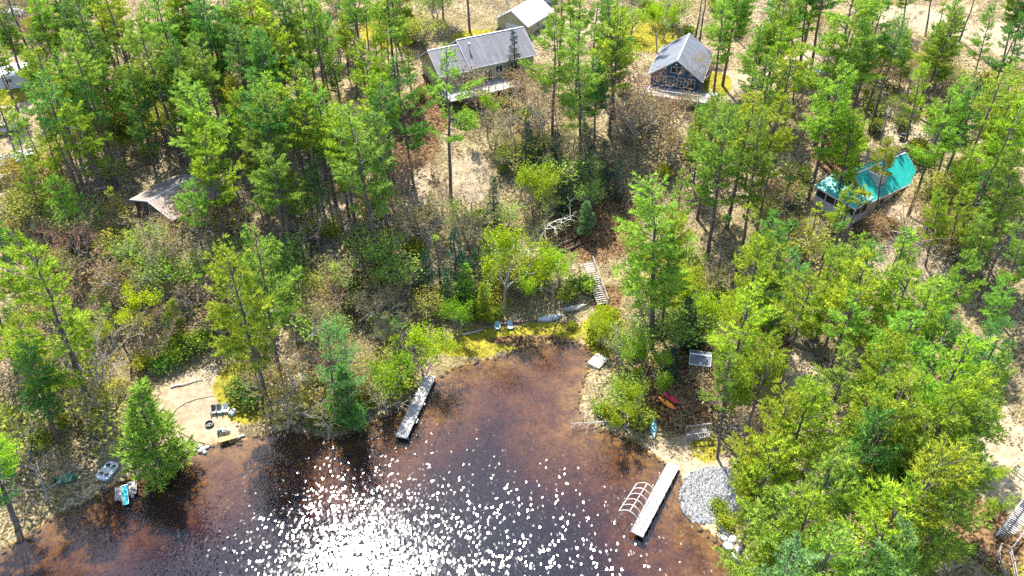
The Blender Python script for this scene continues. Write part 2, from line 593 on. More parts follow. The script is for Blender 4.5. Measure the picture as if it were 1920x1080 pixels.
def needles(mb, C, D, k, ln, wd, spread, up, mi=0):
    """k thin needle bunches at every point C, fanned round direction D"""
    n = len(C)
    C = np.repeat(C, k, 0); D = np.repeat(D, k, 0)
    d = unit(D + rng.normal(0, spread, (n * k, 3)) + np.array([0, 0, up]))
    s = unit(np.cross(d, rng.normal(0, 1, (n * k, 3))))
    l = (ln * rng.uniform(.7, 1.25, n * k))[:, None]
    b = C + rng.normal(0, ln * .16, (n * k, 3))
    mb.tris(np.stack([b - s * wd / 2, b + s * wd / 2, b + d * l], 1), mi)


def leaves(mb, C, size, mi=0, flat=.5, jit=.25):
    n = len(C)
    C = C + rng.normal(0, jit, (n, 3))
    nrm = unit(rng.normal(0, 1, (n, 3)) + np.array([0, 0, flat]))
    a = unit(np.cross(nrm, rng.normal(0, 1, (n, 3))))
    b = np.cross(nrm, a)
    s = (size * rng.uniform(.6, 1.3, n))[:, None]
    mb.quads(np.stack([C - a * s * .5, C + b * s * .34, C + a * s * .55, C - b * s * .34], 1), mi)


def pine_proto(name, h, seed, start=.34, rmax=5.0, step=.80, k=8, needle=.50, kind='needle', conic=False, lop=0.0, dead=True, droop=0.0, dens=.44, skip=.12):
    rnd = random.Random(seed)
    root = bpy.data.objects.new(name, None)
    bend = [(rnd.uniform(-.25, .25) * t, rnd.uniform(-.25, .25) * t) for t in np.linspace(0, 1, 9)]
    pts = [np.array([bx, by, h * t]) for (bx, by), t in zip(bend, np.linspace(0, 1, 9))]
    axis = lambda z: np.array([np.interp(z / h, np.linspace(0, 1, 9), [p[0] for p in pts]), np.interp(z / h, np.linspace(0, 1, 9), [p[1] for p in pts]), z])
    r0 = .0115 * h + .04
    tb = MB()
    tb.tube([pts[0] - [0, 0, .8]] + pts, [r0 * 1.35, r0 * 1.12] + [r0 * (1 - t) ** .8 + .025 for t in np.linspace(0, 1, 9)[1:]], 7)
    if dead:
        for _ in range(rnd.randint(8, 16)):
            z = rnd.uniform(.16, start + .12) * h; a = rnd.uniform(0, 2 * PI); L = rnd.uniform(.6, 2.3)
            p = axis(z)
            q = p + np.array([math.cos(a) * L, math.sin(a) * L, rnd.uniform(-.25, .3) * L])
            tb.tube([p, (p + q) / 2 + [0, 0, .06 * L], q], [.045, .03, .012], 3, 1)
    trunk = tb.build('trunk', [M['bark'], M['paletwig']], root)
    cb = MB()
    C, D = [], []
    z = start * h
    lopa = rnd.uniform(0, 2 * PI)
    while z < h - .25:
        t = (z - start * h) / (h * (1 - start))
        if conic:
            prof = (1 - t) ** .9 * min(1, .7 + t * 3) + .04
        else:
            prof = (1 - t) ** .62 * min(1, .5 + t * 2.2) + .06
        for b in range(rnd.choice((3, 4, 4, 5) if conic else (3, 3, 4))):
            if rnd.random() < skip:
                continue
            a = rnd.uniform(0, 2 * PI)
            L = rmax * prof * rnd.uniform(.55, 1.18) * (1 + lop * math.cos(a - lopa))
            L = max(L, .35)
            el = (.10 + .75 * t ** 1.6 + rnd.uniform(-.12, .16)) - droop
            d = np.array([math.cos(a), math.sin(a), 0])
            base = axis(z + rnd.uniform(-.12, .12))
            f = lambda s: base + d * L * s + np.array([0, 0, math.tan(el) * L * s + .10 * L * s * s])
            cb.tube([f(0), f(.5), f(1)], [.05 + .008 * L, .035, .012], 3, 1, cap=False)
            s = .28 if not conic else .15
            side = 1
            while s < 1.0:
                tl = np.clip((.22 + .42 * (1 - s)) * L, .25, 1.35) * rnd.uniform(.75, 1.2)
                ang = a + side * rnd.uniform(.65, 1.15)
                td = np.array([math.cos(ang), math.sin(ang), rnd.uniform(.0, .3) - droop * .6])
                p = f(s)
                m = max(1, int(tl / .42 + .5))
                for q in range(m):
                    C.append(p + td * tl * (q + 1) / m); D.append(td)
                side = -side
                s += dens * .55 / max(L, .6)
            C.append(f(1.0)); D.append(d + [0, 0, .3])
        z += step * rnd.uniform(.75, 1.25)
    for q in range(4):
        C.append(axis(h - .25 * q)); D.append(np.array([0, 0, 1.0]))
    needles(cb, np.array(C), np.array(D), k, needle, needle * .30, .62, .38 - droop)
    cb.build('crown', [M[kind], M['bark']], root)
    return root, h


def grow(mb, p, d, L, r, depth, tips, rnd, spread=.75, up=.12, mi=0, nkids=(2, 3)):
    pts = [p]
    rr = [r]
    q = p
    for i in range(3):
        d = unit(d + np.array([rnd.gauss(0, .14), rnd.gauss(0, .14), rnd.gauss(0, .10) + up]))
        q = q + d * L / 3
        pts.append(q); rr.append(r * (1 - .14 * (i + 1)))
    mb.tube(pts, rr, 5 if depth > 2 else 3, mi, cap=False)
    if depth <= 1:
        tips.extend([(x, d) for x in pts[1:]])
    if depth == 0:
        return
    for k in range(rnd.randint(*nkids)):
        ax = unit(np.array([rnd.gauss(0, 1), rnd.gauss(0, 1), rnd.gauss(0, 1)]))
        ax = unit(ax - d * ax.dot(d))
        nd = unit(d + ax * spread * rnd.uniform(.6, 1.2))
        grow(mb, pts[rnd.choice((2, 3, 3))], nd, L * rnd.uniform(.58, .82), r * .56, depth - 1, tips, rnd, spread, up, mi, nkids)


def broadleaf_proto(name, h, seed, bark='greybark', leaf='leaf', nleaf=2600, size=.24, depth=4, stems=1, spread=.75, up=.10, tf=.30, jit=.38, bareknots=0, nk=(2, 3)):
    rnd = random.Random(seed)
    root = bpy.data.objects.new(name, None)
    tb, cb, tips = MB(), MB(), []
    for s in range(stems):
        a = rnd.uniform(0, 2 * PI)
        lean = .10 if stems == 1 else rnd.uniform(.15, .45)
        d = unit(np.array([math.cos(a) * lean, math.sin(a) * lean, 1]))
        r = .013 * h * (1 if stems == 1 else .6) + .02
        hh = h * rnd.uniform(.8, 1.05) if stems > 1 else h
        p0 = np.array([math.cos(a) * .12 * (stems > 1), math.sin(a) * .12 * (stems > 1), -.4])
        p1 = p0 + d * (hh * tf + .4)
        tb.tube([p0, (p0 + p1) / 2 + np.array([rnd.gauss(0, .05), rnd.gauss(0, .05), 0]), p1], [r * 1.2, r, r * .85], 6, 0)
        for k in range(rnd.randint(3, 4)):
            aa = a + k * 2.1 + rnd.uniform(-.4, .4)
            nd = unit(np.array([math.cos(aa) * spread, math.sin(aa) * spread, 1.0 if k else 1.8]))
            grow(tb if bareknots == 0 else cb, p1 - d * rnd.uniform(0, hh * tf * .35) * (k > 0), nd, hh * .27, r * .62, depth - 1, tips, rnd, spread, up, 1 if bareknots else 0, nk)
    top = max(float(t[0][2]) for t in tips)
    T = np.array([t[0] for t in tips]); idx = rng.integers(0, len(T), nleaf)
    leaves(cb, T[idx], size, 0, .5, jit)
    tb.build('trunk', [M[bark]], root)
    cb.build('crown', [M[leaf], M[bark]], root)
    return root, top


PROTO = {}
PROTO['p'] = [pine_proto('white_pine', 25, 1), pine_proto('white_pine', 25, 2, start=.40, rmax=4.6, lop=.25), pine_proto('white_pine', 26, 3, start=.28, rmax=5.4, skip=.2),
              pine_proto('white_pine', 25, 4, start=.46, rmax=4.8, lop=.3), pine_proto('white_pine', 24, 5, start=.34, rmax=5.8, step=.95, skip=.16), pine_proto('white_pine', 25, 6, start=.38, rmax=4.2, step=.55),
              pine_proto('white_pine', 25, 7, start=.30, rmax=5.0, lop=.4, skip=.22), pine_proto('white_pine', 25, 8, start=.52, rmax=5.4, skip=.12),
              pine_proto('white_pine', 25, 9, start=.36, rmax=5.0, lop=.6, skip=.36), pine_proto('white_pine', 23, 10, start=.48, rmax=5.6, step=1.0, lop=.5, skip=.22),
              pine_proto('white_pine', 25, 14, start=.60, rmax=3.6, step=.7), pine_proto('white_pine', 26, 15, start=.64, rmax=3.9, step=.8, lop=.3, skip=.18), pine_proto('white_pine', 24, 16, start=.55, rmax=3.3, step=.7, lop=.4)]
PROTO['y'] = [pine_proto('young_pine', 11, 11, start=.07, rmax=2.6, step=.5, conic=True, dead=False, k=7), pine_proto('young_pine', 12, 12, start=.12, rmax=2.9, step=.6, conic=True, dead=False, lop=.25)]
PROTO['s'] = [pine_proto('hemlock', 12, 21, start=.04, rmax=2.7, step=.34, conic=True, dead=False, kind='spruce', needle=.26, k=7, droop=.22, dens=.40, skip=.04),
              pine_proto('hemlock', 12, 22, start=.06, rmax=2.2, step=.38, conic=True, dead=False, kind='spruce', needle=.26, k=7, droop=.28, dens=.42, skip=.06)]
PROTO['l'] = [broadleaf_proto('leafing_tree', 11, 31, nleaf=3400, size=.27), broadleaf_proto('leafing_tree', 10, 32, nleaf=3000, size=.27, stems=3, tf=.2), broadleaf_proto('leafing_tree', 12, 33, nleaf=3000, size=.27, spread=.9)]
PROTO['b'] = [broadleaf_proto('bare_tree', 13, 41, leaf='bud', nleaf=900, size=.17, depth=5, bareknots=1, spread=.8, jit=.12), broadleaf_proto('bare_tree', 13, 42, leaf='bud', nleaf=1500, size=.19, depth=5, bareknots=1, spread=.95, stems=2, tf=.2, jit=.2),
              broadleaf_proto('bare_tree', 14, 43, leaf='bud', nleaf=700, size=.17, depth=5, bareknots=1, spread=.65, jit=.12, tf=.4)]
PROTO['k'] = [broadleaf_proto('budding_sapling', 5.5, 51, leaf='bud', nleaf=950, size=.21, depth=3, stems=3, tf=.22, jit=.30), broadleaf_proto('budding_sapling', 6.5, 52, leaf='bud', nleaf=1100, size=.21, depth=3, stems=2, tf=.3, jit=.34, spread=.9),
              broadleaf_proto('budding_sapling', 5, 53, leaf='bud', nleaf=700, size=.20, depth=3, stems=4, tf=.2, jit=.26, bareknots=1), broadleaf_proto('budding_sapling', 7, 54, leaf='bud', nleaf=900, size=.22, depth=3, stems=1, tf=.35, jit=.36)]
PROTO['h'] = [broadleaf_proto('green_shrub', 2.4, 61, leaf='shrubleaf', nleaf=750, size=.20, depth=2, stems=6, tf=.16, jit=.22, spread=1.0), broadleaf_proto('green_shrub', 2.0, 62, leaf='shrubleaf', nleaf=600, size=.20, depth=2, stems=7, tf=.2, jit=.25, spread=1.1)]
PROTO['n'] = [pine_proto('bare_pine', 17, 71, start=.86, rmax=1.0, step=.7, skip=.3), pine_proto('bare_pine', 15, 72, start=.9, rmax=.8, step=.6, skip=.2)]
FIRST = {k: [True] * len(v) for k, v in PROTO.items()}
# ------------------------------------------------------------------ planting: each entry is a crown top and, where it shows, the foot of the trunk
# kind, [(top x, top y, foot x, foot y) or (top x, top y, height in metres)], tint letters: l light yellow-green, g green, d deep green, b blue-green
PLANTED = {
    'p': """
31,40,40,150,g; 85,38,112,128,l; 8,72,25,152,g; 143,68,158,132,g; 62,95,97,196,d; 124,112,162,200,g; 172,103,218,282,g; 198,-6,222,120,l; 219,28,245,116,g; 250,62,315,280,g;
217,64,241,128,g; 330,-8,357,190,l; 312,38,330,160,l; 264,12,292,136,g; 395,118,427,262,g; 434,145,452,285,l; 376,-6,392,118,l; 408,46,426,134,d; 430,6,462,164,d; 55,163,78,232,g;
88,178,104,256,d; 145,196,167,280,g; 120,212,142,300,g; 78,236,129,378,l; 244,140,292,325,d; 300,145,328,240,g; 224,160,246,262,g; 332,232,352,322,g; -22,96,35,210,g; -28,128,30,290,l;
118,-80,168,92,g; 268,-110,297,42,g; 70,-110,98,46,d; 20,250,60,350,g; 40,330,90,430,g;
520,168,572,340,g; 486,28,508,120,g; 512,46,538,182,g; 558,70,580,190,l; 600,20,636,176,d; 648,-16,650,106,d; 680,2,692,96,g; 720,25,729,122,l; 664,114,670,186,g; 717,104,730,282,l; 738,112,776,352,d;
572,-24,580,38,g; 524,-60,532,40,g; 485,116,508,206,g; 866,-140,881,60,d; 824,-120,831,36,g; 724,-110,732,30,g; 838,100,846,380,g; 655,214,714,512,g; 373,250,432,482,l; 466,254,500,405,g; 508,288,540,500,g;
586,334,598,436,b; 552,338,586,468,g; 352,350,388,508,g; 620,106,640,210,g; 455,60,480,190,g; 560,140,590,270,d; 420,200,446,330,g; 700,60,716,200,l; 640,60,655,150,l; 760,90,772,180,l;
1064,-66,1074,124,g; 1138,-10,1152,222,d; 1084,50,1089,296,g; 1118,110,1114,276,d; 1360,-4,1336,194,g; 1426,48,1398,232,g; 1498,-34,1480,128,g; 1520,-60,1498,136,g; 1562,-110,1516,156,d; 1606,-40,1527,278,g;
1040,20,1050,150,g; 1800,0,1752,164,d; 1916,-20,1894,118,d; 1908,-60,1880,116,g; 1490,116,1486,212,g; 1602,212,1567,390,l; 1730,200,1700,262,l; 1812,148,1757,330,g; 1906,112,1855,296,g; 1690,30,1660,160,g;
1740,-80,1735,66,d; 1710,-90,1690,64,g; 1760,60,1730,180,d; 1860,20,1825,150,g; 1700,90,1682,190,g; 1318,198,1300,345,g; 1368,212,1326,484,g; 1428,222,1390,482,g; 1282,318,1262,450,g; 1226,345,1222,652,g;
1262,390,1240,636,l; 1190,420,1196,560,l; 1305,240,1292,340,l; 1470,150,1450,260,g; 1545,-60,1500,120,l; 1640,-40,1600,110,g; 1880,180,1850,320,g; 1770,230,1745,340,g;
62,450,178,782,l; 14,405,26,540,d; 30,590,86,765,l; 2,776,30,985,l; 474,428,525,702,g; 424,472,508,772,l; 612,612,630,800,b; -20,520,30,700,g; 100,330,150,470,g; 60,640,110,830,d; 2,880,40,1000,b;
1590,384,1540,490,l; 1622,444,1580,612,g; 1422,460,1380,694,l; 1496,474,1470,648,b; 1794,425,1773,496,l; 1852,402,1815,540,g; 1712,476,1660,604,g; 1818,476,1768,634,g; 1892,550,1843,668,g; 1816,276,1790,420,l;
1892,298,1850,500,g; 1660,560,1610,740,l; 1368,676,1345,858,g; 1905,420,1870,600,g; 1560,470,1530,640,l; 1760,380,1735,500,l; 1900,220,1880,360,l; 1640,470,1610,640,b; 1770,520,1725,680,g; 1656,276,1642,402,l
""",
    'P': """
1448,636,20,l; 1596,652,22,g; 1684,630,24,l; 1752,655,24,g; 1826,632,24,l; 1880,660,22,g; 1480,745,24,l; 1530,726,24,l; 1692,712,25,l; 1806,712,25,l;
1858,762,24,g; 1462,815,22,l; 1570,838,26,g; 1768,836,26,l; 1826,862,24,g; 1484,915,24,g; 1530,924,25,l; 1684,930,27,l; 1500,1006,25,b;
1572,1000,26,g; 1706,1002,26,b; 1500,1084,24,b; 1690,1080,25,d; 1840,700,23,l; 1790,780,24,g; 1660,770,24,d
""",
    'y': """
258,712,303,884,g; 640,700,650,800,d; 1100,380,1098,440,b; 870,500,868,580,g; 905,540,906,600,l; 1600,225,1596,300,l; 320,560,330,620,g; 1390,640,1392,700,g; 1530,560,1520,640,l
""",
    's': """
962,60,966,150,d; 850,440,856,560,d; 925,335,927,420,d; 1055,330,1060,400,d; 1160,300,1162,375,d; 1040,250,1046,340,d; 990,230,996,330,d; 1135,260,1140,350,d; 795,470,800,560,d; 1262,655,1258,712,d; 1290,560,1296,650,g; 840,520,842,590,g; 890,470,892,560,g; 1095,230,1100,320,d
""",
    'l': """
940,425,944,585,l; 797,610,795,702,l; 1180,735,1172,806,l; 1212,650,1210,742,g; 1040,470,1040,575,l; 1135,580,1130,650,l; 1230,10,1232,100,l; 735,655,740,748,g; 1000,300,1000,400,l; 860,560,862,628,g; 915,170,915,260,g; 1340,540,1338,640,l; 250,560,256,650,l; 1290,500,1290,590,l; 1850,880,1846,945,g
""",
    'b': """
122,410,142,524,m; 290,410,312,545,t; 240,478,250,580,t; 968,120,968,300,t; 1204,96,1192,276,m; 330,395,345,520,t; 205,690,220,800,t; 560,575,580,690,t; 700,540,705,640,t; 790,360,800,470,t; 1500,400,1495,490,t; 1700,420,1692,490,t; 1755,380,1740,470,t;
1720,400,1690,520,t; 70,860,90,940,t; 520,690,540,800,t; 660,640,665,760,t; 1640,260,1600,330,t; 1570,120,1562,210,t; 1670,180,1650,270,t; 150,610,200,790,t; 1010,140,1010,290,t; 1120,620,1170,700,t; 560,370,600,470,m; 30,-20,45,80,m; 960,-30,935,50,t; 1070,250,1075,350,t; 1330,90,1300,170,t; 720,700,728,778,t; 610,750,618,822,t
""",
}
TINT = {'l': (1.28, 1.14, .60), 'g': (.98, 1.04, .85), 'd': (.55, .76, .92), 'b': (.72, .98, 1.7), 'm': (.72, .48, .55), 't': (.85, .72, .62)}
PLANT_KIND = {'p': ('white_pine', 'white pine', 'pine tree'), 'y': ('young_pine', 'young pine', 'pine tree'), 's': ('hemlock', 'dark hemlock', 'hemlock tree'), 'l': ('leafing_tree', 'broadleaf tree in fresh leaf', 'tree'),
              'b': ('bare_tree', 'bare budding tree', 'tree'), 'k': ('budding_sapling', 'budding sapling', 'sapling'), 'h': ('green_shrub', 'low green shrub', 'shrub'), 'n': ('bare_pine', 'thin almost bare pine pole', 'tree')}
ALL = []        # every plant: kind code, root object, top pixel, middle pixel, height, tint letter


def plant(code, g, h, tint, top=None, variant=None, rz=None, wide=1.0):
    protos = PROTO[code]
    i = variant if variant is not None else random.randrange(len(protos))
    root, h0 = protos[i]
    r = root.copy()
    COL.objects.link(r)
    col = np.array(TINT.get(tint, (1, 1, 1))) * rng.uniform(.88, 1.12, 3) * rng.uniform(.85, 1.12)
    for k in PARTS[(code, i)]:
        c = k.copy()
        COL.objects.link(c)
        c.parent = r
        c.color = (*col, 1)
    s = h / h0
    sw = s * wide * (1.0 if code != 'p' else random.uniform(.92, 1.08))
    r.scale = (sw, sw, s)
    r.location = (float(g[0]), float(g[1]), float(g[2]))
    tx = ty = 0.0
    if top is not None:                      # a trunk that leans across the view keeps its lean
        px, py, ps = proj(g[0], g[1], g[2] + h)
        tx = max(-.16, min(.16, (top[0] - px) / ps / h))
    r.rotation_euler = (random.uniform(-.02, .02), math.atan(tx), 0) if top is not None else (0, 0, 0)
    q = r.rotation_euler.to_matrix() @ Matrix.Rotation(random.uniform(0, 2 * PI) if rz is None else rz, 3, 'Z')
    r.rotation_euler = q.to_euler()
    ALL.append((code, r, proj(g[0], g[1], g[2] + h)[:2], proj(g[0], g[1], g[2] + h * .6)[:2], h, tint))
    return r


PARTS = {(c, i): [o for o in bpy.data.objects if o.parent == root] for c, v in PROTO.items() for i, (root, _) in enumerate(v)}
FEET = []
for code, txt in PLANTED.items():
    for e in txt.replace('\n', ' ').split(';'):
        f = [x.strip() for x in e.split(',')]
        if len(f) < 4:
            continue
        tint = f[-1]
        q = [float(x) for x in f[:-1]]
        if len(q) == 4:
            g = hit(q[2], q[3])
            h = 2.0
            for _ in range(40):                                  # the height whose top reaches the marked row
                if proj(g[0], g[1], g[2] + h)[1] <= q[1] or h > 33:
                    break
                h += .6
        else:
            h = q[2]
            g = hit(q[0], q[1], h)
        c = 'p' if code == 'P' else code
        lim = {'p': (12, 31), 'y': (5, 14), 's': (5, 15), 'l': (3.5, 14), 'b': (5, 16)}[c]
        h = max(lim[0], min(lim[1], h))
        FEET.append((g[0], g[1], h))
        plant(c, (g[0], g[1], gz(g[0], g[1])), h, tint, (q[0], q[1]), wide=.72 if code == 'P' else (1.02 if h > 26 else .84) if c == 'p' else .8 if c == 'l' else 1.1, variant=random.randrange(10) if c == 'p' else None)
FEET = np.array(FEET)
# more of the same pines where the wood is closed, never in front of a house, a boat, a dock or bare ground
SHOW = [(905, 100), (860, 120), (960, 90), (840, 165), (900, 165), (1005, 35), (1270, 100), (1300, 140), (1250, 160), (1310, 180), (1590, 370), (1640, 330), (1700, 310), (1560, 350), (310, 370), (290, 360), (340, 350), (1541, 142), (1690, 258), (15, 160), (20, 325), (8, 240), (385, 780),
        (200, 880), (1110, 530), (1690, 460), (1110, 440), (1740, 40), (1860, 70), (1900, 900), (280, 350), (325, 340), (355, 365), (320, 395), (270, 330), (300, 310), (800, 330), (880, 300), (1380, 155), (250, 210), (1250, 230)]
CLOSED = [(40, 720, -70, 215, 66), (1310, 1920, -70, 190, 26), (1340, 1540, 360, 560, 5), (1600, 1900, 430, 620, 8), (1030, 1240, -70, 40, 6)]
for x0, x1, y0, y1, n in CLOSED:
    got = tries = 0
    while got < n and tries < 1500:
        tries += 1
        tx, ty, h = random.uniform(x0, x1), random.uniform(y0, y1), random.uniform(15, 22)
        g = hit(tx, ty, h)
        if sdist(g[0], g[1])[0] < 2 or (np.hypot(FEET[:, 0] - g[0], FEET[:, 1] - g[1]) < 2.1).any():
            continue
        bx, by, bs = proj(g[0], g[1], g[2])
        if by < 15 or any(min(math.hypot(px - (bx + (tx - bx) * t), py - (by + (ty - by) * t)) for t in (.2, .4, .6, .8, 1)) < 36 for px, py in SHOW):
            continue
        got += 1
        FEET = np.vstack([FEET, [g[0], g[1], h]])
        plant('p', (g[0], g[1], gz(g[0], g[1])), h, random.choice('lggd'), (tx, ty), wide=.95, variant=random.choice((1, 3, 5, 10, 11, 12, 12, 11, 10)))

# keep-clear circles on the land, as pixel, radius in metres
CLEAR = [(385, 775, 6.5), (400, 830, 4), (1335, 915, 5), (1330, 960, 3), (1112, 530, 2.5), (1128, 575, 2.2), (1100, 490, 2.2), (1307, 690, 2.6), (1253, 755, 2.4), (1225, 790, 2.6), (1300, 812, 2.4), (1120, 678, 2), (885, 640, 5),
         (950, 625, 5), (1030, 610, 5), (1090, 610, 4), (1050, 590, 4), (1895, 1000, 4), (1890, 900, 5), (905, 120, 8), (850, 130, 7), (950, 110, 8), (940, 150, 6), (1000, 90, 6), (1270, 130, 7.5), (1290, 170, 6), (1630, 340, 8.5), (1590, 380, 6),
         (1690, 300, 5), (315, 365, 6.5), (345, 350, 5), (290, 370, 5), (200, 880, 2.5), (125, 898, 2.5), (1690, 258, 2), (1690, 480, 4), (1380, 155, 4), (1005, 30, 6), (1500, 108, 3), (1760, 45, 4), (1860, 70, 4), (230, 905, 2.5), (350, 740, 3.5),
         (20, 325, 4), (1541, 142, 3)]
CL = np.array([(*hit(x, y)[:2], r) for x, y, r in CLEAR])


def free(x, y, pad=0.0):
    return ((CL[:, 0] - x) ** 2 + (CL[:, 1] - y) ** 2 > (CL[:, 2] + pad) ** 2).all()


# the understorey: saplings and shrubs where the photograph shows them thick; fewer on bare ground
THICK = [(250, 500, 230, 170, 60, 'tyl'), (640, 560, 230, 150, 62, 'tyl'), (700, 400, 130, 120, 18, 'tyl'), (560, 200, 200, 120, 14, 'yt'), (760, 60, 110, 60, 16, 'yl'), (240, 230, 120, 90, 20, 'yl'), (960, 260, 90, 80, 14, 'yt'),
         (1010, 330, 90, 60, 10, 'l'), (1290, 600, 90, 110, 24, 'yl'), (1240, 260, 50, 80, 10, 't'), (1640, 190, 120, 80, 26, 'yt'), (1790, 420, 80, 90, 18, 'y'), (1500, 560, 90, 100, 14, 'yt'), (120, 820, 140, 100, 18, 'ty'), (1150, 720, 60, 60, 12, 'yl'),
         (60, 380, 70, 80, 12, 'y'), (1220, 60, 60, 50, 12, 'l'), (1820, 180, 100, 60, 10, 'y'), (960, 540, 100, 50, 14, 'yl'), (1330, 780, 60, 60, 6, 't'), (560, 770, 120, 40, 14, 'ty'), (1440, 380, 80, 80, 12, 'ty'), (40, 60, 60, 60, 8, 't'), (1400, 20, 80, 40, 8, 't')]
KT = {'t': (.78, .74, .80), 'y': (.92, 1.05, .42), 'l': (.66, 1.10, .40)}
TINT.update({'T': KT['t'], 'Y': KT['y'], 'L': KT['l']})
SHOW2 = [(1095, 495), (1105, 520), (1115, 545), (1128, 570), (1030, 594), (1075, 580), (935, 616), (957, 614), (1253, 755), (1225, 790), (1307, 688), (1120, 678), (800, 710), (780, 755), (1305, 812), (200, 880), (235, 925), (125, 898), (390, 790), (430, 815), (300, 370), (340, 350), (1590, 370), (1640, 360), (1065, 455), (1522, 716), (350, 725), (885, 628)]


def hides(px, py, up=75):
    """whether a tall thing standing at this pixel would stand in front of something the photograph shows"""
    return any(abs(px - a) < 26 and -6 < py - b < up for a, b in SHOW2)


nk = 0
for cx, cy, rx, ry, n, tl in THICK:
    for _ in range(int(n * 1.05)):
        px, py = rng.normal(cx, rx * .55), rng.normal(cy, ry * .55)
        if not (-20 < px < 1940 and -10 < py < 1060):
            continue
        g = hit(px, py)
        if sdist(g[0], g[1])[0] < .8 or not free(g[0], g[1]) or hides(px, py):
            continue
        t = random.choice(tl).upper()
        if random.random() < .72 and nk < 292:
            nk += 1
            plant('k', (g[0], g[1], gz(g[0], g[1])), random.uniform(3.2, 7.2), t, wide=1.2)
        else:
            plant('h', (g[0], g[1], gz(g[0], g[1])), random.uniform(1.2, 2.6), random.choice('lgg'), wide=1.15)
for code, n, x0, x1, y0, y1, h0, h1 in [('b', 26, 20, 820, 20, 420, 4, 8), ('b', 44, 20, 860, 380, 790, 4, 8), ('b', 26, 1180, 1900, 20, 640, 4, 8), ('b', 8, 880, 1180, 180, 420, 4, 7), ('n', 34, 20, 760, 30, 420, 9, 17), ('n', 40, 1300, 1900, 60, 640, 9, 17), ('n', 18, 100, 860, 400, 760, 8, 13)]:
    for _ in range(n):
        px, py = random.uniform(x0, x1), random.uniform(y0, y1)
        g = hit(px, py)
        if sdist(g[0], g[1])[0] < 1.5 or not free(g[0], g[1]) or hides(px, py, 110):
            continue
        h = random.uniform(h0, h1)
        bx, by, bs = proj(g[0], g[1], g[2] + h)
        plant(code, (g[0], g[1], gz(g[0], g[1])), h, random.choice('ttm') if code == 'b' else random.choice('gdl'), (bx + random.gauss(0, 5), by), wide=1.1)
for px, py, h, t in [(1400, 600, 2, 'g'), (1105, 545, 2.2, 'g'), (1075, 545, 2.0, 'd'), (1060, 560, 1.8, 'g'), (1140, 600, 2.4, 'l'), (1120, 640, 2.2, 'l'), (1125, 625, 2.3, 'l'), (1160, 650, 2.2, 'l'), (1195, 790, 2.3, 'l'), (1150, 780, 2.2, 'l'), (760, 720, 2.4, 'g'),
                     (745, 735, 2.3, 'g'), (310, 695, 2.0, 'd'), (345, 670, 2.0, 'g'), (380, 645, 2.0, 'g'), (330, 682, 1.8, 'd'), (362, 657, 1.8, 'd'), (880, 590, 2.0, 'g'), (830, 590, 2.0, 'g'), (1720, 290, 2.4, 'l'), (1735, 305, 2.0, 'g'), (460, 745, 2.4, 'd'), (480, 760, 2.2, 'd'),
                     (640, 800, 2.0, 't'), (600, 800, 2.0, 't'), (1070, 615, 1.2, 'l'), (930, 590, 1.5, 'g'), (1360, 985, 1.6, 'l'), (1345, 960, 1.5, 'g')]:
    g = hit(px, py)
    plant('h', (g[0], g[1], gz(g[0], g[1])), h, t, wide=1.2)
for v in PROTO.values():
    for root, _ in v:
        for k in [o for o in bpy.data.objects if o.parent == root]:
            bpy.data.objects.remove(k)
        bpy.data.objects.remove(root)

# what each plant is called: its look, then the place by something one can find
MARK = [('cream house', 905, 110), ('blue gabled house', 1270, 120), ('teal-roofed cottage', 1630, 340), ('brown-roofed cabin', 315, 365), ('sandy beach with chairs', 390, 785), ('weathered plank dock', 775, 760),
        ('pale pier', 1215, 935), ('wooden bank stairs', 1112, 530), ('brown shed', 1307, 688), ('white stone patch', 1330, 910), ('slatted stairway', 1895, 1005), ('sandy road', 1780, 50), ('small teal canopy', 1541, 142),
        ('white flat-topped roof', 15, 158), ('pedal boat', 200, 880), ('two upturned skiffs', 1050, 588), ('dark barrel', 1690, 258), ('dark leafy hollow', 1110, 440), ('white garage roof', 1003, 38), ('pale bare clearing', 1690, 480),
        ('long shrub row', 350, 668), ('crossed fallen logs', 1490, 610)]
ORD = ['first', 'second', 'third', 'fourth', 'fifth', 'sixth', 'seventh', 'eighth', 'ninth', 'tenth', 'eleventh', 'twelfth', 'thirteenth', 'fourteenth', 'fifteenth', 'sixteenth', 'seventeenth', 'eighteenth', 'nineteenth', 'twentieth'] + [f'{n}th' for n in range(21, 99)]
LOOK = {'l': 'yellow-green', 'g': 'mid-green', 'd': 'dark green', 'b': 'bluish green', 'm': 'maroon-tinged', 't': 'grey-twigged', 'T': 'tan', 'Y': 'yellowish', 'L': 'lime-tinged'}
secs = {}
for rec in ALL:
    code, r, tp, mid, h, tint = rec
    k = min(range(len(MARK)), key=lambda i: (MARK[i][1] - mid[0]) ** 2 + ((MARK[i][2] - mid[1]) * 1.15) ** 2)
    dx, dy = mid[0] - MARK[k][1], mid[1] - MARK[k][2]
    sec = ('above' if dy < 0 else 'below') if abs(dy) > abs(dx) else ('left of' if dx < 0 else 'right of')
    secs.setdefault((code, LOOK[tint], k, sec), []).append(rec)
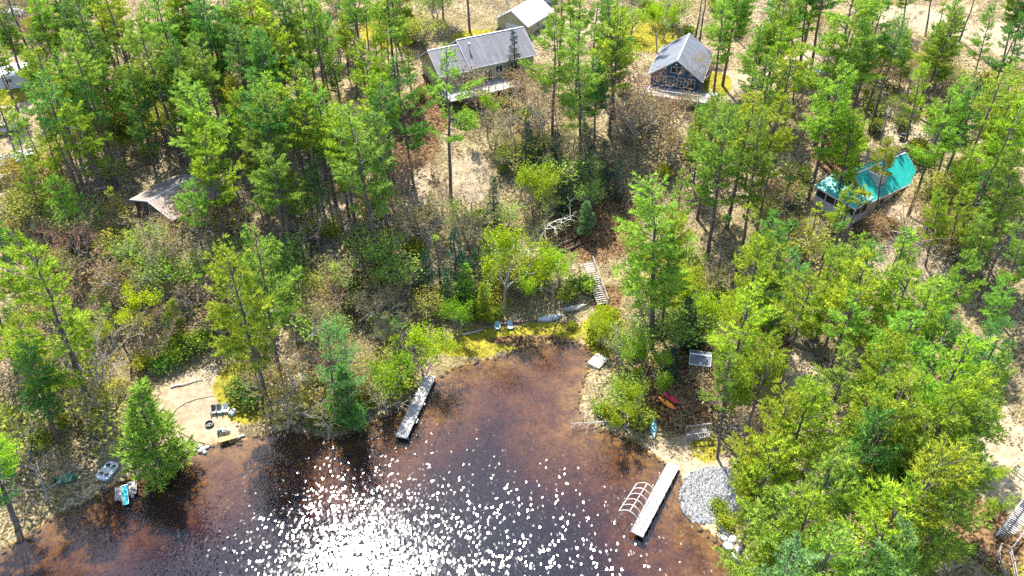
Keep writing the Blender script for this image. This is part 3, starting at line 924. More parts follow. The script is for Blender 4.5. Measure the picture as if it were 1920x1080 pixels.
for (code, look, k, sec), recs in secs.items():
    name, kind, cat = PLANT_KIND[code]
    where = f'{sec} the {MARK[k][0]}'
    if code == 'k' or (code == 'h' and len(recs) > 1):               # nothing tells the stems of one thicket apart
        for rec in recs:
            tag(rec[1], f'{look} {kind}{" in the thicket" if len(recs) > 1 else ""} {where}', cat, f'{look} {name.replace("_", " ")}s {where}')
        continue
    recs.sort(key=lambda q: q[2][0] if sec in ('above', 'below') else abs(q[2][0] - MARK[k][1]))
    for i, rec in enumerate(recs):
        size = {'p': ('slender ' if rec[4] < 17 else 'tall ' if rec[4] > 24 else '')}.get(code, '')
        if len(recs) == 1:
            lab = f'{size}{look} {kind} {where}'
        elif sec in ('above', 'below'):
            lab = f'{size}{look} {kind} {where}, {ORD[i]} from the left'
        else:
            lab = f'{size}{look} {kind} {where}, {ORD[i]} counting outwards'
        tag(rec[1], lab, cat, {'p': 'white pines of the wood', 'y': 'young pines', 's': 'hemlocks', 'l': 'leafing broadleaf trees', 'b': 'bare trees', 'h': 'green shrubs', 'n': 'bare pine poles'}[code])

# ------------------------------------------------------------------ what nobody could count: seedlings and dead twigs on the forest floor
mb = MB()
n = 56000
px, py = rng.uniform(-40, 1960, n), rng.uniform(-30, 1090, n)
gx = np.array([at(a, b, 6)[:2] for a, b in zip(px, py)])
sd = sdist(gx[:, 0], gx[:, 1])
den = vnoise(gx[:, 0], gx[:, 1], .22, 8) + .6 * vnoise(gx[:, 0], gx[:, 1], .6, 9)
ok = (sd > 1.0) & (den > -.30)
ok &= np.array([free(a, b, -.6) for a, b in gx])
gx, sd = gx[ok], sd[ok]
z = ground(gx[:, 0], gx[:, 1], sd)
C = np.column_stack([gx, z + .12])
leaves(mb, np.repeat(C, 4, 0), .26, 0, .9, .22)
mb.build('undergrowth', leafy('undergrowth_leaf', (.14, .11, .05), (.38, .33, .11), False, .3, .5, 1.1), kind='stuff')
mb = MB()
sel = rng.choice(len(C), 11000, replace=False)
a = rng.uniform(0, 2 * PI, len(sel)); L = rng.uniform(.5, 2.8, len(sel)); hh = rng.uniform(-.05, .9, len(sel))
p0 = C[sel]
p1 = p0 + np.column_stack([np.cos(a) * L, np.sin(a) * L, hh * L * .6])
sdv = np.column_stack([-np.sin(a), np.cos(a), 0 * a]) * .022
mb.tris(np.stack([p0 - sdv, p0 + sdv, p1], 1))
up = np.array([0, 0, .03])
mb.tris(np.stack([p0 - up, p0 + up, p1], 1))
mb.build('dead_twigs', M['paletwig'], kind='stuff')
# ------------------------------------------------------------------ buildings (local x along the ridge, y from the front wall backwards)
def gable(root, L, D, zw, rise, wall, roof, oh=.45, x0=0.0, z0=-1.5, th=.14, wname='wall', rname='roof'):
    """walls with gable ends and a two-slope roof; returns the two parts"""
    w = MB()
    xs = (x0, x0 + L)
    P = [(0, z0), (D, z0), (D, zw), (D / 2, zw + rise), (0, zw)]
    V = [(x, y, z) for x in xs for y, z in P]
    w.add(V, [(0, 1, 2, 3, 4)[::-1], (5, 6, 7, 8, 9)] + [(i, (i + 1) % 5, 5 + (i + 1) % 5, 5 + i) for i in range(5)])
    wo = w.build(wname, M[wall], root)
    r = MB()
    sl = rise / (D / 2)
    for sgn in (0, 1):
        ye = -oh if sgn == 0 else D + oh
        ze = zw - oh * sl
        a, b = x0 - oh, x0 + L + oh
        q = [(a, ye, ze), (b, ye, ze), (b, D / 2, zw + rise), (a, D / 2, zw + rise)]
        up = [(x, y, z + th + .02) for x, y, z in q]
        dn = [(x, y, z + .02) for x, y, z in q]
        r.add(dn + up, [(0, 1, 2, 3)[::-1], (4, 5, 6, 7), (0, 1, 5, 4), (1, 2, 6, 5), (3, 0, 4, 7)] if sgn == 0 else [(0, 1, 2, 3), (4, 5, 6, 7)[::-1], (0, 4, 5, 1), (1, 5, 6, 2), (3, 7, 4, 0)])
    ro = r.build(rname, M[roof], root)
    f = MB()                                            # pale fascia boards and ridge cap
    for ye, zz in ((-oh - .02, zw - oh * sl), (D + oh + .02, zw - oh * sl)):
        f.box((x0 + L / 2, ye, zz + .06), (L + 2 * oh + .04, .04, .2))
    for xx in (x0 - oh - .02, x0 + L + oh + .02):
        for s in (0, 1):
            ye = -oh if s == 0 else D + oh
            f.bar((xx, ye, zw - oh * sl + .08), (xx, D / 2, zw + rise + .08), .04, .2)
    f.box((x0 + L / 2, D / 2, zw + rise + th + .03), (L + 2 * oh, .22, .05))
    f.build('fascia', M['white'], ro)
    return wo, ro


def window(root, x, z, w, h, y=0.0, face='front', frame='white'):
    """a framed window standing 4 cm proud of its wall, the pane its sub-part"""
    f, p = MB(), MB()
    t = .09
    if face == 'front':
        for cx, cz, sx, sz in ((x, z - h / 2, w + t, t), (x, z + h / 2, w + t, t), (x - w / 2, z, t, h - t), (x + w / 2, z, t, h - t), (x, z, .05, h - t)):
            f.box((cx, y - .03, cz), (sx, .08, sz))
        p.box((x, y - .012, z), (w, .03, h))
    else:
        s = -1 if face == 'end0' else 1
        for cy, cz, sy, sz in ((x, z - h / 2, w + t, t), (x, z + h / 2, w + t, t), (x - w / 2, z, t, h - t), (x + w / 2, z, t, h - t), (x, z, .05, h - t)):
            f.box((y + s * .03, cy, cz), (.08, sy, sz))
        p.box((y + s * .012, x, z), (.03, w, h))
    fo = f.build('window', M[frame], root)
    p.build('pane', M['glass'], fo)
    return fo


def rail(root, pts, z, h=1.0, step=1.5, mat='deck', name='railing'):
    mb = MB()
    for a, b in zip(pts[:-1], pts[1:]):
        a, b = np.array([*a, z]), np.array([*b, z])
        n = max(1, int(np.linalg.norm(b - a) / step + .5))
        for i in range(n + 1):
            p = a + (b - a) * i / n
            mb.box(p + [0, 0, h / 2], (.10, .10, h), math.atan2(b[1] - a[1], b[0] - a[0]))
        u = np.array([0, 0, 1.0])
        mb.bar(a + u * (h + .03), b + u * (h + .03), .16, .06)
        mb.bar(a + u * h * .35, b + u * h * .35, .05, .07)
        m = max(2, int(np.linalg.norm(b - a) / .3))
        for i in range(m):
            p = a + (b - a) * (i + .5) / m
            mb.box(p + [0, 0, h * .66], (.035, .035, h * .62))
    return mb.build(name, M[mat], root)


# the cream house with the long grey roof
A, B = at(881, 130, 18.0), at(1007, 103, 18.0)
yaw = math.atan2(B[1] - A[1], B[0] - A[0])
L = float(np.hypot(*(B - A)[:2])) - .9
bz = 15.0
c, s_ = math.cos(yaw), math.sin(yaw)
root = thing('house', (A[0] + c * .45 - s_ * .45, A[1] + s_ * .45 + c * .45, bz), 'long cream house with grey shingle roof, stovepipe and front deck', 'house', yaw)
gable(root, L, 9.6, 3.2, 3.0, 'yellowwall', 'greyroof')
gable(root, 5.4, 8.6, 2.9, 2.65, 'yellowwall', 'greyroof', x0=-5.7, wname='wing_wall', rname='wing_roof')
m = MB(); m.tube([(1.0, 2.6, 4.4), (1.0, 2.6, 6.1)], .13, 10); m.tube([(1.0, 2.6, 6.1), (1.0, 2.6, 6.3)], [.22, .2], 10); m.build('stovepipe', M['metal'], root)
for x, wd in ((1.2, 1.1), (5.4, 1.4), (8.2, 1.3), (10.6, 1.1)):
    window(root, x, 1.75, wd, 1.25)
m = MB(); m.box((3.1, -.04, 1.05), (1.9, .09, 2.1)); d = m.build('sliding_door', M['white'], root)
m = MB(); m.box((2.65, -.11, 1.05), (.8, .03, 1.85)); m.box((3.55, -.11, 1.05), (.8, .03, 1.85)); m.build('pane', M['glass'], d)
window(root, 4.6, 1.9, 1.2, 1.2, L, 'end1')
m = MB()
m.box((1.2, -2.2, -.12), (14.6, 4.3, .16))
m.build('deck', M['deckwarm'], root)
m = MB()
for x in np.linspace(-5.8, 8.2, 7):
    m.box((x, -4.1, -2.2), (.18, .18, 4.0))
m.box((1.2, -4.25, -.22), (14.6, .06, .3))
m.build('deck_frame', M['brownwood'], root)
rail(root, [(-6.0, -.2), (-6.0, -4.2), (8.4, -4.2), (8.4, -.2)], -.03)
m = MB(); m.box((L - 2.6, 11.0, .9), (3.2, 1.6, .12)); m.box((L - 2.6, 11.7, 1.4), (3.2, .08, .9)); m.box((L - 2.6, 11.0, -.4), (3.0, 1.4, 2.4)); m.build('back_porch', M['oldwood'], root)

# the white-roofed garage behind it and the small shed above
g = hit(1000, 78)
root = thing('garage', (g[0] - 1.2, g[1] + 1.5, g[2]), 'garage with a bright white roof behind the long cream house', 'garage', R(58))
gable(root, 9.0, 6.6, 2.6, 2.1, 'yellowwall', 'whiteroof')
m = MB(); m.box((-.04, 3.1, 1.1), (.08, 3.2, 2.2)); m.build('garage_door', M['white'], root)
window(root, 4, 1.6, 1.0, 1.0)
g = hit(985, 8)
root = thing('storage_shed', (g[0], g[1], g[2]), 'small grey storage shed with a pale roof beyond the white garage', 'shed', R(4))
gable(root, 5.2, 3.4, 2.3, .9, 'greywall', 'whiteroof', oh=.25)
m = MB(); m.box((1.5, -.04, .95), (1.1, .08, 1.9)); m.build('door', M['brownwall'], root)

# the blue house: gable end to the lake (ridge runs away from the lake)
q_ = at(1270, 114, 19.9)
root = thing('house', (q_[0] + .6 * math.cos(R(71)) + 4.2 * math.sin(R(71)), q_[1] + .6 * math.sin(R(71)) - 4.2 * math.cos(R(71)), 14.6), 'dark blue house with a steep slate roof and glazed gable over a deck', 'house', R(71))
gable(root, 11.5, 8.4, 2.4, 2.85, 'bluewall', 'blueroof', oh=.6)
for y in (1.4, 3.2, 5.0, 6.8):
    window(root, y, 1.25, 1.2, 1.7, 0.0, 'end0', 'greywall')
window(root, 4.2, 3.4, 1.8, 1.1, 0.0, 'end0', 'greywall')
m = MB(); m.box((-1.9, 3.4, -.12), (3.7, 11.4, .16)); m.build('deck', M['deckwarm'], root)
m = MB()
for y in np.linspace(-1.8, 8.8, 6):
    m.box((-3.6, y, -1.9), (.16, .16, 3.4))
m.box((-3.77, 3.4, -.24), (.06, 11.4, .3))
m.build('deck_frame', M['brownwood'], root)
rail(root, [(-.2, 9.0), (-3.68, 9.0), (-3.68, -2.2), (-.2, -2.2)], -.03)
for y in (.6, 7.6):
    m = MB(); m.box((-.5, y, 1.0), (.14, .14, 2.0)); m.build('gable_post', M['bluewall'], root)
# grill and white chair bits on the deck corner
root = thing('patio_table', (34.5, 126.2, 14.55), 'white patio table at the end of the blue house deck', 'table', R(71))
m = MB(); m.tube([(0, 0, .70), (0, 0, .75)], .62, 14); m.build('tabletop', M['white'], root)
m = MB()
for a in range(4):
    m.tube([(.1 * math.cos(a * PI / 2), .1 * math.sin(a * PI / 2), .70), (.45 * math.cos(a * PI / 2), .45 * math.sin(a * PI / 2), 0)], .03, 5)
m.build('leg_frame', M['white'], root)

# the teal-roofed cottage: screened porch on the lake end
zE = 13.3
C_, Cl, Cr = at(1605, 389, zE), at(1540, 342, zE), at(1722, 336, zE)
yaw = math.atan2(Cr[1] - C_[1], Cr[0] - C_[0])
Lt = float(np.hypot(*(Cr - C_)[:2]))
root = thing('cottage', (C_[0], C_[1], 10.9), 'cottage with a teal metal roof and screened porch among pines', 'cottage', yaw)
gable(root, Lt - 3.0, 6.8, 2.6, 2.4, 'tanwall', 'tealroof', x0=3.0, oh=.35, z0=-2.5)
m = MB()
q = [(-.3, -.3, 2.25), (3.05, -.3, 3.1), (3.05, 7.1, 3.1), (-.3, 7.1, 2.25)]
m.add(q + [(x, y, z + .12) for x, y, z in q], [(0, 1, 2, 3)[::-1], (4, 5, 6, 7), (0, 1, 5, 4), (2, 3, 7, 6), (3, 0, 4, 7)])
ro = m.build('porch_roof', M['tealroof'], root)
m = MB(); m.box((-.33, 3.4, 2.28), (.05, 7.5, .22)); m.bar((-.3, -.33, 2.3), (3.05, -.33, 3.15), .05, .2); m.build('fascia', M['white'], ro)
m = MB()
m.box((.06, 3.4, -.7), (.12, 6.8, 3.0)); m.box((1.5, .06, -.7), (2.9, .12, 3.0)); m.box((1.5, 6.74, -.7), (2.9, .12, 3.0))
m.build('porch_wall', M['greywall'], root)
m = MB()
for y in np.linspace(.06, 6.74, 5):
    m.box((.06, y, 1.5), (.12, .12, 1.5))
for x in (1.5, 2.9):
    m.box((x, .06, 1.6), (.12, .12, 1.7))
m.build('porch_post', M['white'], root)
m = MB(); m.box((.10, 3.4, 1.5), (.02, 6.6, 1.36)); m.box((1.55, .1, 1.5), (2.7, .02, 1.36)); m.build('screen', M['screen'], root)
window(root, 3.4, 3.75, 1.5, .9, 2.99, 'end0')
for x in (6, 9.5, 12.2):
    window(root, x, 1.4, 1.1, 1.1)
m = MB(); m.box((7.8, -.04, .9), (.95, .08, 2.0)); m.build('door', M['white'], root)
m = MB(); m.box((6.2, 1.9, 4.35), (1.7, 1.9, 1.5)); m.build('dormer', M['greywall'], root)
g = hit(1541, 152)
root = thing('canopy_tent', (g[0], g[1], g[2]), 'small teal canopy on four thin posts between pine trunks', 'canopy', R(20))
m = MB()
T = [(-1.3, -1.3, 2.0), (1.3, -1.3, 2.0), (1.3, 1.3, 2.0), (-1.3, 1.3, 2.0), (0, 0, 2.8)]
m.add(T + [(x, y, z - .04) for x, y, z in T], [(0, 1, 4), (1, 2, 4), (2, 3, 4), (3, 0, 4), (6, 5, 9), (7, 6, 9), (8, 7, 9), (5, 8, 9), (1, 0, 5, 6), (2, 1, 6, 7), (3, 2, 7, 8), (0, 3, 8, 5)])
m.build('fabric_top', M['slide'], root)
for a in (-1.25, 1.25):
    for b in (-1.25, 1.25):
        m = MB(); m.tube([(a, b, -.2), (a, b, 2.0)], .03, 6); m.build('post', M['metal'], root)

# the brown-roofed cabin
zE = 12.0
A = at(307, 412, zE); B = at(372, 372, zE); K = at(262, 352, zE)
yaw = math.atan2(B[1] - A[1], B[0] - A[0]) - R(4)
root = thing('cabin', (A[0] + 1.2, A[1] + .2, 9.9), 'low brown-roofed cabin half hidden by pines on the slope', 'cabin', yaw)
gable(root, 7.4, 8.8, 2.2, 1.35, 'brownwall', 'brownroof', oh=.4, z0=-2.5)
m = MB(); m.box((6.2, 2.6, 3.3), (.9, .7, .9)); m.build('roof_vent', M['white'], root)
for x in (1.6, 3.7, 5.8):
    window(root, x, 1.2, 1.1, 1.0)
window(root, 3.4, 1.3, 1.2, 1.0, 0.0, 'end0')

# white roofs and vehicles showing at the edge of the wood
for px, py, L, D, rz, lab in [(-2, 172, 6.5, 4.5, 22, 'white flat-topped roof at the wood edge above the two parked cars'), (34, 48, 5.0, 3.0, -8, 'small white-roofed hut deep among trunks in the far corner of the wood'), (14, 338, 5.4, 2.6, 32, 'low white-roofed lean-to beside the lower parked car')]:
    g = hit(px, py)
    root = thing('hut', (g[0] - 1.5, g[1], g[2]), lab, 'hut', R(rz), None)
    gable(root, L, D, 2.2, .5, 'greywall', 'whiteroof', oh=.25)
    window(root, L * .5, 1.3, 1.0, .8)


def car(px, py, rz, lab, mat):
    g = hit(px, py)
    root = thing('parked_car', (g[0], g[1], g[2]), lab, 'car', rz, 'cars parked at the wood edge')
    m = MB()
    prof = [(-2.2, .35), (2.2, .35), (2.25, .75), (1.3, .92), (.75, 1.42), (-1.2, 1.45), (-2.0, .95), (-2.25, .8)]
    n = len(prof)
    V = [(x, y * (.86 if z > 1.2 else 1), z) for y in (-.88, .88) for x, z in prof]
    m.add(V, [tuple(range(n))[::-1], tuple(range(n, 2 * n))] + [(i, (i + 1) % n, n + (i + 1) % n, n + i) for i in range(n)][::1])
    m.build('body', M[mat], root)
    m = MB()
    m.bar((.80, 0, 1.40), (1.28, 0, .97), 1.5, .03)
    m.box((-.2, -.86, 1.17), (1.7, .02, .36)); m.box((-.2, .86, 1.17), (1.7, .02, .36))
    m.build('glazing', M['glass'], root)
    for a in (-1.4, 1.4):
        for b in (-.86, .86):
            m = MB(); m.tube([(a, b - .1, .33), (a, b + .1, .33)], .33, 12); m.build('wheel', M['black'], root)


car(6, 248, R(25), 'dark grey car parked under a pale canopy at the wood edge', 'aluhull')
car(8, 345, R(40), 'pale blue car parked beside the low white lean-to', 'bluehull')

# the brown lakeside shed
g = hit(1307, 704)
root = thing('shed', (g[0] - 1.15, g[1], g[2]), 'brown box shed with a dark leaf-strewn roof near the kayaks', 'shed', R(-12))
gable(root, 2.3, 2.2, 2.2, .45, 'brownwall', 'blueroof', oh=.15)
m = MB(); m.box((1.1, -.03, .95), (.9, .06, 1.8)); d = m.build('door', M['brownwood'], root)
m = MB(); m.box((1.45, -.08, .95), (.05, .05, .16)); m.build('handle', M['metal'], d)

# ------------------------------------------------------------------ docks
def dock(px0, py0, px1, py1, width, z, label, mat, name='dock', piles=4):
    a, b = at(px0, py0, z), at(px1, py1, z)
    yaw = math.atan2(b[1] - a[1], b[0] - a[0])
    L = float(np.hypot(*(b - a)[:2]))
    root = thing(name, (a[0], a[1], 0), label, 'dock', yaw)
    m = MB(); m.box((L / 2, 0, z - .03), (L, width, .06)); m.build('decking', M[mat], root)
    m = MB()
    for y in (-width / 2 - .02, width / 2 + .02):
        m.box((L / 2, y, z - .09), (L + .05, .05, .18))
    m.box((L + .02, 0, z - .09), (.05, width, .18))
    m.build('frame', M['oldwood'], root)
    for i in range(piles):
        for y in (-width / 2 - .09, width / 2 + .09):
            x = L * (.25 + .73 * i / (piles - 1))
            m = MB(); m.tube([(x, y, -3.2), (x, y, z + (.16 if mat == 'deck' else .95))], .045, 7); m.build('post', M['metal' if mat != 'deck' else 'oldwood'], root)
    return root, L


root, L = dock(807, 704, 752, 819, 1.42, .55, 'old grey plank dock reaching into the cove, littered with leaves', 'deck')
m = MB(); m.box((L * .72, .95, .35), (.7, .12, .06)); m.box((L * .45, .9, .4), (.3, .1, .05)); m.build('mooring_bracket', M['white'], root)
root, L = dock(1263, 871, 1194, 1001, 1.35, .6, 'clean pale plank pier with upright posts beside the canopy frame', 'deckwarm', piles=5)
m = MB()
for i in range(3):
    x = L * (.5 + .17 * i)
    m.tube([(x, -.42, .64), (x + .2, -.3, .64), (x + .35, -.42, .64)], .03, 5)
m.build('mooring_line', M['black'], root)
p = at(807, 722, .58)
root = thing('bucket', (-11.35, 72.0, .55), 'small blue bucket standing on the old plank dock', 'bucket')
m = MB(); m.tube([(0, 0, 0), (0, 0, .34)], [.15, .19], 12); m.build('pail', M['bluehull'], root)
m = MB(); m.tube([(-.18, 0, .33), (-.1, 0, .48), (.1, 0, .48), (.18, 0, .33)], .012, 5); m.build('handle', M['metal'], root)

# bare boat-canopy frame beside the pier
a, b, c_ = at(1161, 957, 1.6), at(1194, 906, 1.6), at(1222, 921, 1.6)
yaw = math.atan2(b[1] - a[1], b[0] - a[0]); L = float(np.hypot(*(b - a)[:2]))
root = thing('boat_canopy_frame', (a[0], a[1], 0), 'bare white arched boat canopy frame standing in the water', 'boat canopy', yaw)
W = 2.4
arch = lambda x: [(x, -W * t, 1.55 + .85 * math.sin(PI * t)) for t in np.linspace(0, 1, 9)]
for i in range(6):
    m = MB(); m.tube(arch(L * i / 5), .035, 6); m.build('hoop', M['white'], root)
for t in (0, .5, 1):
    m = MB(); m.tube([(0, -W * t, 1.55 + .85 * math.sin(PI * t)), (L, -W * t, 1.55 + .85 * math.sin(PI * t))], .04, 6); m.build('rail', M['white'], root)
for x in (.05, L - .05):
    for y in (0, -W):
        m = MB(); m.tube([(x, y, -2.6), (x, y, 1.55)], .045, 6); m.build('leg', M['metal'], root)

# ------------------------------------------------------------------ boats
def hull(L, W, H, flat=.0, n=14, thick=True, sheer=.12, blunt=0.0):
    """an open boat hull, right way up, keel along x"""
    V, F = [], []
    k = 9
    for i in range(n + 1):
        t = i / n * 2 - 1
        wdt = W / 2 * max(.03, (1 - abs(t) ** 2.2) if not blunt else (1 - (abs(t) ** 3.5) * (1 - blunt)))
        top = H + sheer * t * t * H
        for j in range(k):
            u = j / (k - 1) * 2 - 1
            z = top * abs(u) ** (2.6 if not flat else 4.5) + (1 - abs(u)) * .0 + .25 * H * (abs(t) ** 5)
            V.append((t * L / 2, u * wdt, min(z, top)))
    for i in range(n):
        for j in range(k - 1):
            a = i * k + j
            F.append((a, a + 1, a + k + 1, a + k))
    F.append(tuple(range(k))); F.append(tuple(n * k + j for j in range(k))[::-1])
    return V, F


def boat(name, a_px, b_px, z, W, H, mat, label, cat, upturned=False, group=None, deckfill=None, seats=0, blunt=0.0, gunwale='metal', dz=0.0):
    a, b = at(*a_px, z), at(*b_px, z)
    yaw = math.atan2(b[1] - a[1], b[0] - a[0]); L = float(np.hypot(*(b - a)[:2]))
    mid = (a + b) / 2
    root = thing(name, (mid[0], mid[1], gz(mid[0], mid[1]) + .03 + dz), label, cat, yaw, group)
    V, F = hull(L, W, H, blunt=blunt)
    V = np.array(V)
    if upturned:
        V[:, 2] = H * 1.14 - V[:, 2]
    m = MB(); m.add(V, F); o = m.build('hull', M[mat], root, smooth=True)
    sd_ = o.modifiers.new('thickness', 'SOLIDIFY'); sd_.thickness = .03
    k = 9
    for j in (0, k - 1):
        m = MB(); m.tube([V[i * k + j] + [0, 0, -.01 if upturned else .01] for i in range(15)], .03, 5); m.build('gunwale', M[gunwale], root)
    if upturned:
        m = MB(); m.tube([V[i * k + 4] + [0, 0, .015] for i in range(2, 13)], .025, 5); m.build('keel', M[gunwale], root)
    for i in range(seats):
        x = L * (-.25 + .5 * i / max(1, seats - 1))
        m = MB(); m.box((x, 0, H * .72), (.25, W * .78, .04)); m.build('seat', M['oldwood'], root)
    return root, L


root, L = boat('skiff', (1008, 598), (1054, 590), .75, 1.15, .45, 'aluhull', 'white upturned skiff with a dark strap, on the mossy bank', 'boat', True, 'two upturned skiffs')
m = MB(); m.tube([(.25, -.62, .02), (.25, -.5, .4), (.25, 0, .56), (.25, .5, .4), (.25, .62, .02)], .035, 5); m.build('strap', M['teal'], root)
boat('skiff', (1054, 583), (1101, 575), .85, 1.1, .42, 'greyhull', 'grey upturned skiff lying nearest the bank stairs', 'boat', True, 'two upturned skiffs', gunwale='greywall')
root, L = boat('canoe', (1223, 765), (1228, 818), 1.0, .95, .42, 'darkteal', 'dark teal upturned canoe lying under the trees by the kayaks', 'canoe', True, gunwale='darkteal')


def kayak(a_px, b_px, z, mat, inner, label, dz=0.0):
    a, b = at(*a_px, z), at(*b_px, z)
    yaw = math.atan2(b[1] - a[1], b[0] - a[0]); L = float(np.hypot(*(b - a)[:2]))
    mid = (a + b) / 2
    root = thing('kayak', (mid[0], mid[1], gz(mid[0], mid[1]) + .02 + dz), label, 'kayak', yaw, 'two kayaks')
    V, F = [], []
    n, k = 16, 12
    for i in range(n + 1):
        t = i / n * 2 - 1
        w_ = .37 * max(.04, 1 - abs(t) ** 2.4)
        for j in range(k):
            an = 2 * PI * j / k
            V.append((t * L / 2, w_ * math.cos(an), .17 + .15 * math.sin(an) * max(.3, 1 - abs(t) ** 3) + .12 * abs(t) ** 3))
    for i in range(n):
        for j in range(k):
            F.append((i * k + j, i * k + (j + 1) % k, (i + 1) * k + (j + 1) % k, (i + 1) * k + j))
    F += [tuple(range(k))[::-1], tuple(n * k + j for j in range(k))]
    m = MB(); m.add(V, F); m.build('hull', M[mat], root, smooth=True)
    m = MB()
    ring = [(.85 * math.cos(t), .25 * math.sin(t), .335) for t in np.linspace(0, 2 * PI, 19)]
    m.tube(ring, .035, 5); m.build('cockpit_rim', M[inner], root)
    m = MB(); m.prism([(x * .93, y * .93) for x, y, z in ring[:-1]], .315, .33); m.build('cockpit_floor', M[inner], root)
    m = MB(); m.box((-.45, 0, .42), (.08, .38, .22)); m.build('seat', M['black'], root)


kayak((1235, 744), (1268, 768), 1.3, 'orange', 'yellow', 'orange and yellow kayak lying beside the magenta one')
kayak((1243, 738), (1274, 760), 1.3, 'magenta', 'magenta', 'magenta kayak lying behind the orange one', .02)
root, L = boat('rowboat', (102, 902), (142, 895), .7, 1.1, .4, 'greenhull', 'small green rowboat half hidden in brush on the shore', 'boat', False, seats=2, blunt=.6, gunwale='greenhull')

# pedal boat on the bank
a, b = at(190, 893, .9), at(211, 868, .9)
yaw = math.atan2(b[1] - a[1], b[0] - a[0]); mid = (a + b) / 2
root = thing('pedal_boat', (mid[0], mid[1], gz(mid[0], mid[1])), 'pale blue pedal boat with four seat wells, pulled up on the bank', 'pedal boat', yaw)
oct_ = lambda l, w, c: [(-l, -w + c), (-l + c, -w), (l - c, -w), (l, -w + c), (l, w - c), (l - c, w), (-l + c, w), (-l, w - c)]
m = MB(); m.prism(oct_(1.2, .78, .3), .08, .40); m.build('hull', M['bluehull'], root)
m = MB(); m.prism(oct_(1.24, .82, .32), .40, .48); m.build('rim', M['white'], root)
for x in (-.62, .62):
    for y in (-.37, .37):
        m = MB(); m.tube([(x, y, .482), (x, y, .495)], .29, 12); w_ = m.build('seat_well', M['brownwood' if x < 0 else 'screen'], root)
        m = MB(); m.box((x - .2, y, .56), (.07, .36, .16)); m.build('seat_back', M['slide' if x > 0 else 'bluehull'], w_)
m = MB(); m.box((0, 0, .52), (.3, 1.5, .08)); m.build('console', M['white'], root)

# swim raft with a slide
a, b = at(220, 920, .35), at(252, 911, .35)
yaw = math.atan2(b[1] - a[1], b[0] - a[0]); mid = at(236, 921, .35)
root = thing('swim_raft', (mid[0], mid[1], 0), 'small grey swim raft with a turquoise slide, moored at the bank', 'raft', yaw)
for x in (-.62, .62):
    m = MB(); m.box((x, .25 if x > 0 else 0, .32), (1.08, 1.9, .08)); m.build('deck_panel', M['deck'], root)
    m = MB(); m.tube([(x, -.9, .10), (x, 1.0, .10)], .2, 10); m.build('float', M['greyhull'], root)
m = MB(); m.bar((.0, .3, .95), (-.02, -1.9, .30), .62, .05); sl = m.build('slide', M['slide'], root)
for s in (-.33, .33):
    m = MB(); m.bar((s, .3, 1.05), (s - .02, -1.9, .40), .05, .16); m.build('side_rail', M['yellow' if s < 0 else 'white'], sl)
m = MB()
for s in (-.28, .28):
    m.tube([(s, .35, .36), (s, .3, .95)], .03, 6); m.tube([(s, .95, .36), (s, .35, .95)], .03, 6)
for i in range(3):
    m.bar((-.28, .82 - .15 * i, .52 + .15 * i), (.28, .82 - .15 * i, .52 + .15 * i), .05, .04)
m.build('ladder', M['metal'], root)


# ------------------------------------------------------------------ chairs, boxes, benches
def adirondack(px, py, rz, mat, label, group, dz=0.0):
    g = hit(px, py)
    root = thing('garden_chair', (g[0], g[1], g[2]), label, 'chair', rz, group)
    m = MB()
    for i in range(5):
        m.box((-.24 + .12 * i, .02, .36), (.105, .52, .03), 0, 0, None, .12)
    m.build('seat', M[mat], root)
    m = MB()
    for i in range(5):
        m.box((-.24 + .12 * i, .40, .70 + .03 * (2 - abs(i - 2))), (.105, .03, .78), 0, 0, None, -.32)
    m.build('backrest', M[mat], root)
    for s in (-.34, .34):
        m = MB(); m.box((s, .0, .56), (.12, .72, .03)); m.build('armrest', M[mat], root)
        m = MB(); m.box((s, -.28, .28), (.05, .08, .56)); m.build('leg', M[mat], root)
        m = MB(); m.box((s, .30, .27), (.05, .08, .54)); m.build('leg', M[mat], root)
    return root


adirondack(933, 618, R(8), 'darkteal', 'dark teal chair on the bank, the one farther from the skiffs', 'two chairs on the mossy bank')
adirondack(957, 617, R(8), 'bluehull', 'pale blue-grey chair on the bank, the one nearer the skiffs', 'two chairs on the mossy bank')
adirondack(402, 776, R(6), 'black', 'black chair at the dark end of the beach row', 'chairs on the sandy beach')
adirondack(412, 775, R(6), 'teal', 'teal chair between the black and white ones of the beach row', 'chairs on the sandy beach')
adirondack(424, 773, R(6), 'white', 'white chair at the pale end of the beach row', 'chairs on the sandy beach')
adirondack(414, 812, R(200), 'teal', 'teal chair facing the water by the timber bench', 'chairs on the sandy beach')
adirondack(425, 810, R(196), 'white', 'white chair facing the water by the timber bench', 'chairs on the sandy beach')
g = hit(437, 776)
root = thing('cooler_box', g, 'white lidded cooler box on the sand beside the chair row', 'cooler', R(65))
m = MB(); m.box((0, 0, .22), (.85, .5, .44)); m.build('body', M['white'], root)
m = MB(); m.box((0, 0, .475), (.89, .54, .07)); m.build('lid', M['white'], root)
m = MB(); m.tube([(-.44, -.15, .35), (-.5, 0, .35), (-.44, .15, .35)], .02, 5); m.build('handle', M['black'], root)
g = hit(393, 797)
root = thing('fire_ring', g, 'round dark fire ring in the middle of the sandy beach', 'fire ring')
m = MB()
for i in range(16):
    a0, a1 = 2 * PI * i / 16, 2 * PI * (i + 1) / 16
    m.add([(r_ * math.cos(t), r_ * math.sin(t), z) for t in (a0, a1) for r_ in (.46, .54) for z in (-.05, .36)], [(0, 1, 5, 4), (2, 6, 7, 3), (1, 3, 7, 5)])
m.build('rim', M['black'], root)
m = MB(); m.tube([(0, 0, -.04), (0, 0, .05)], .45, 16); m.build('ash_bed', M['stone'], root)
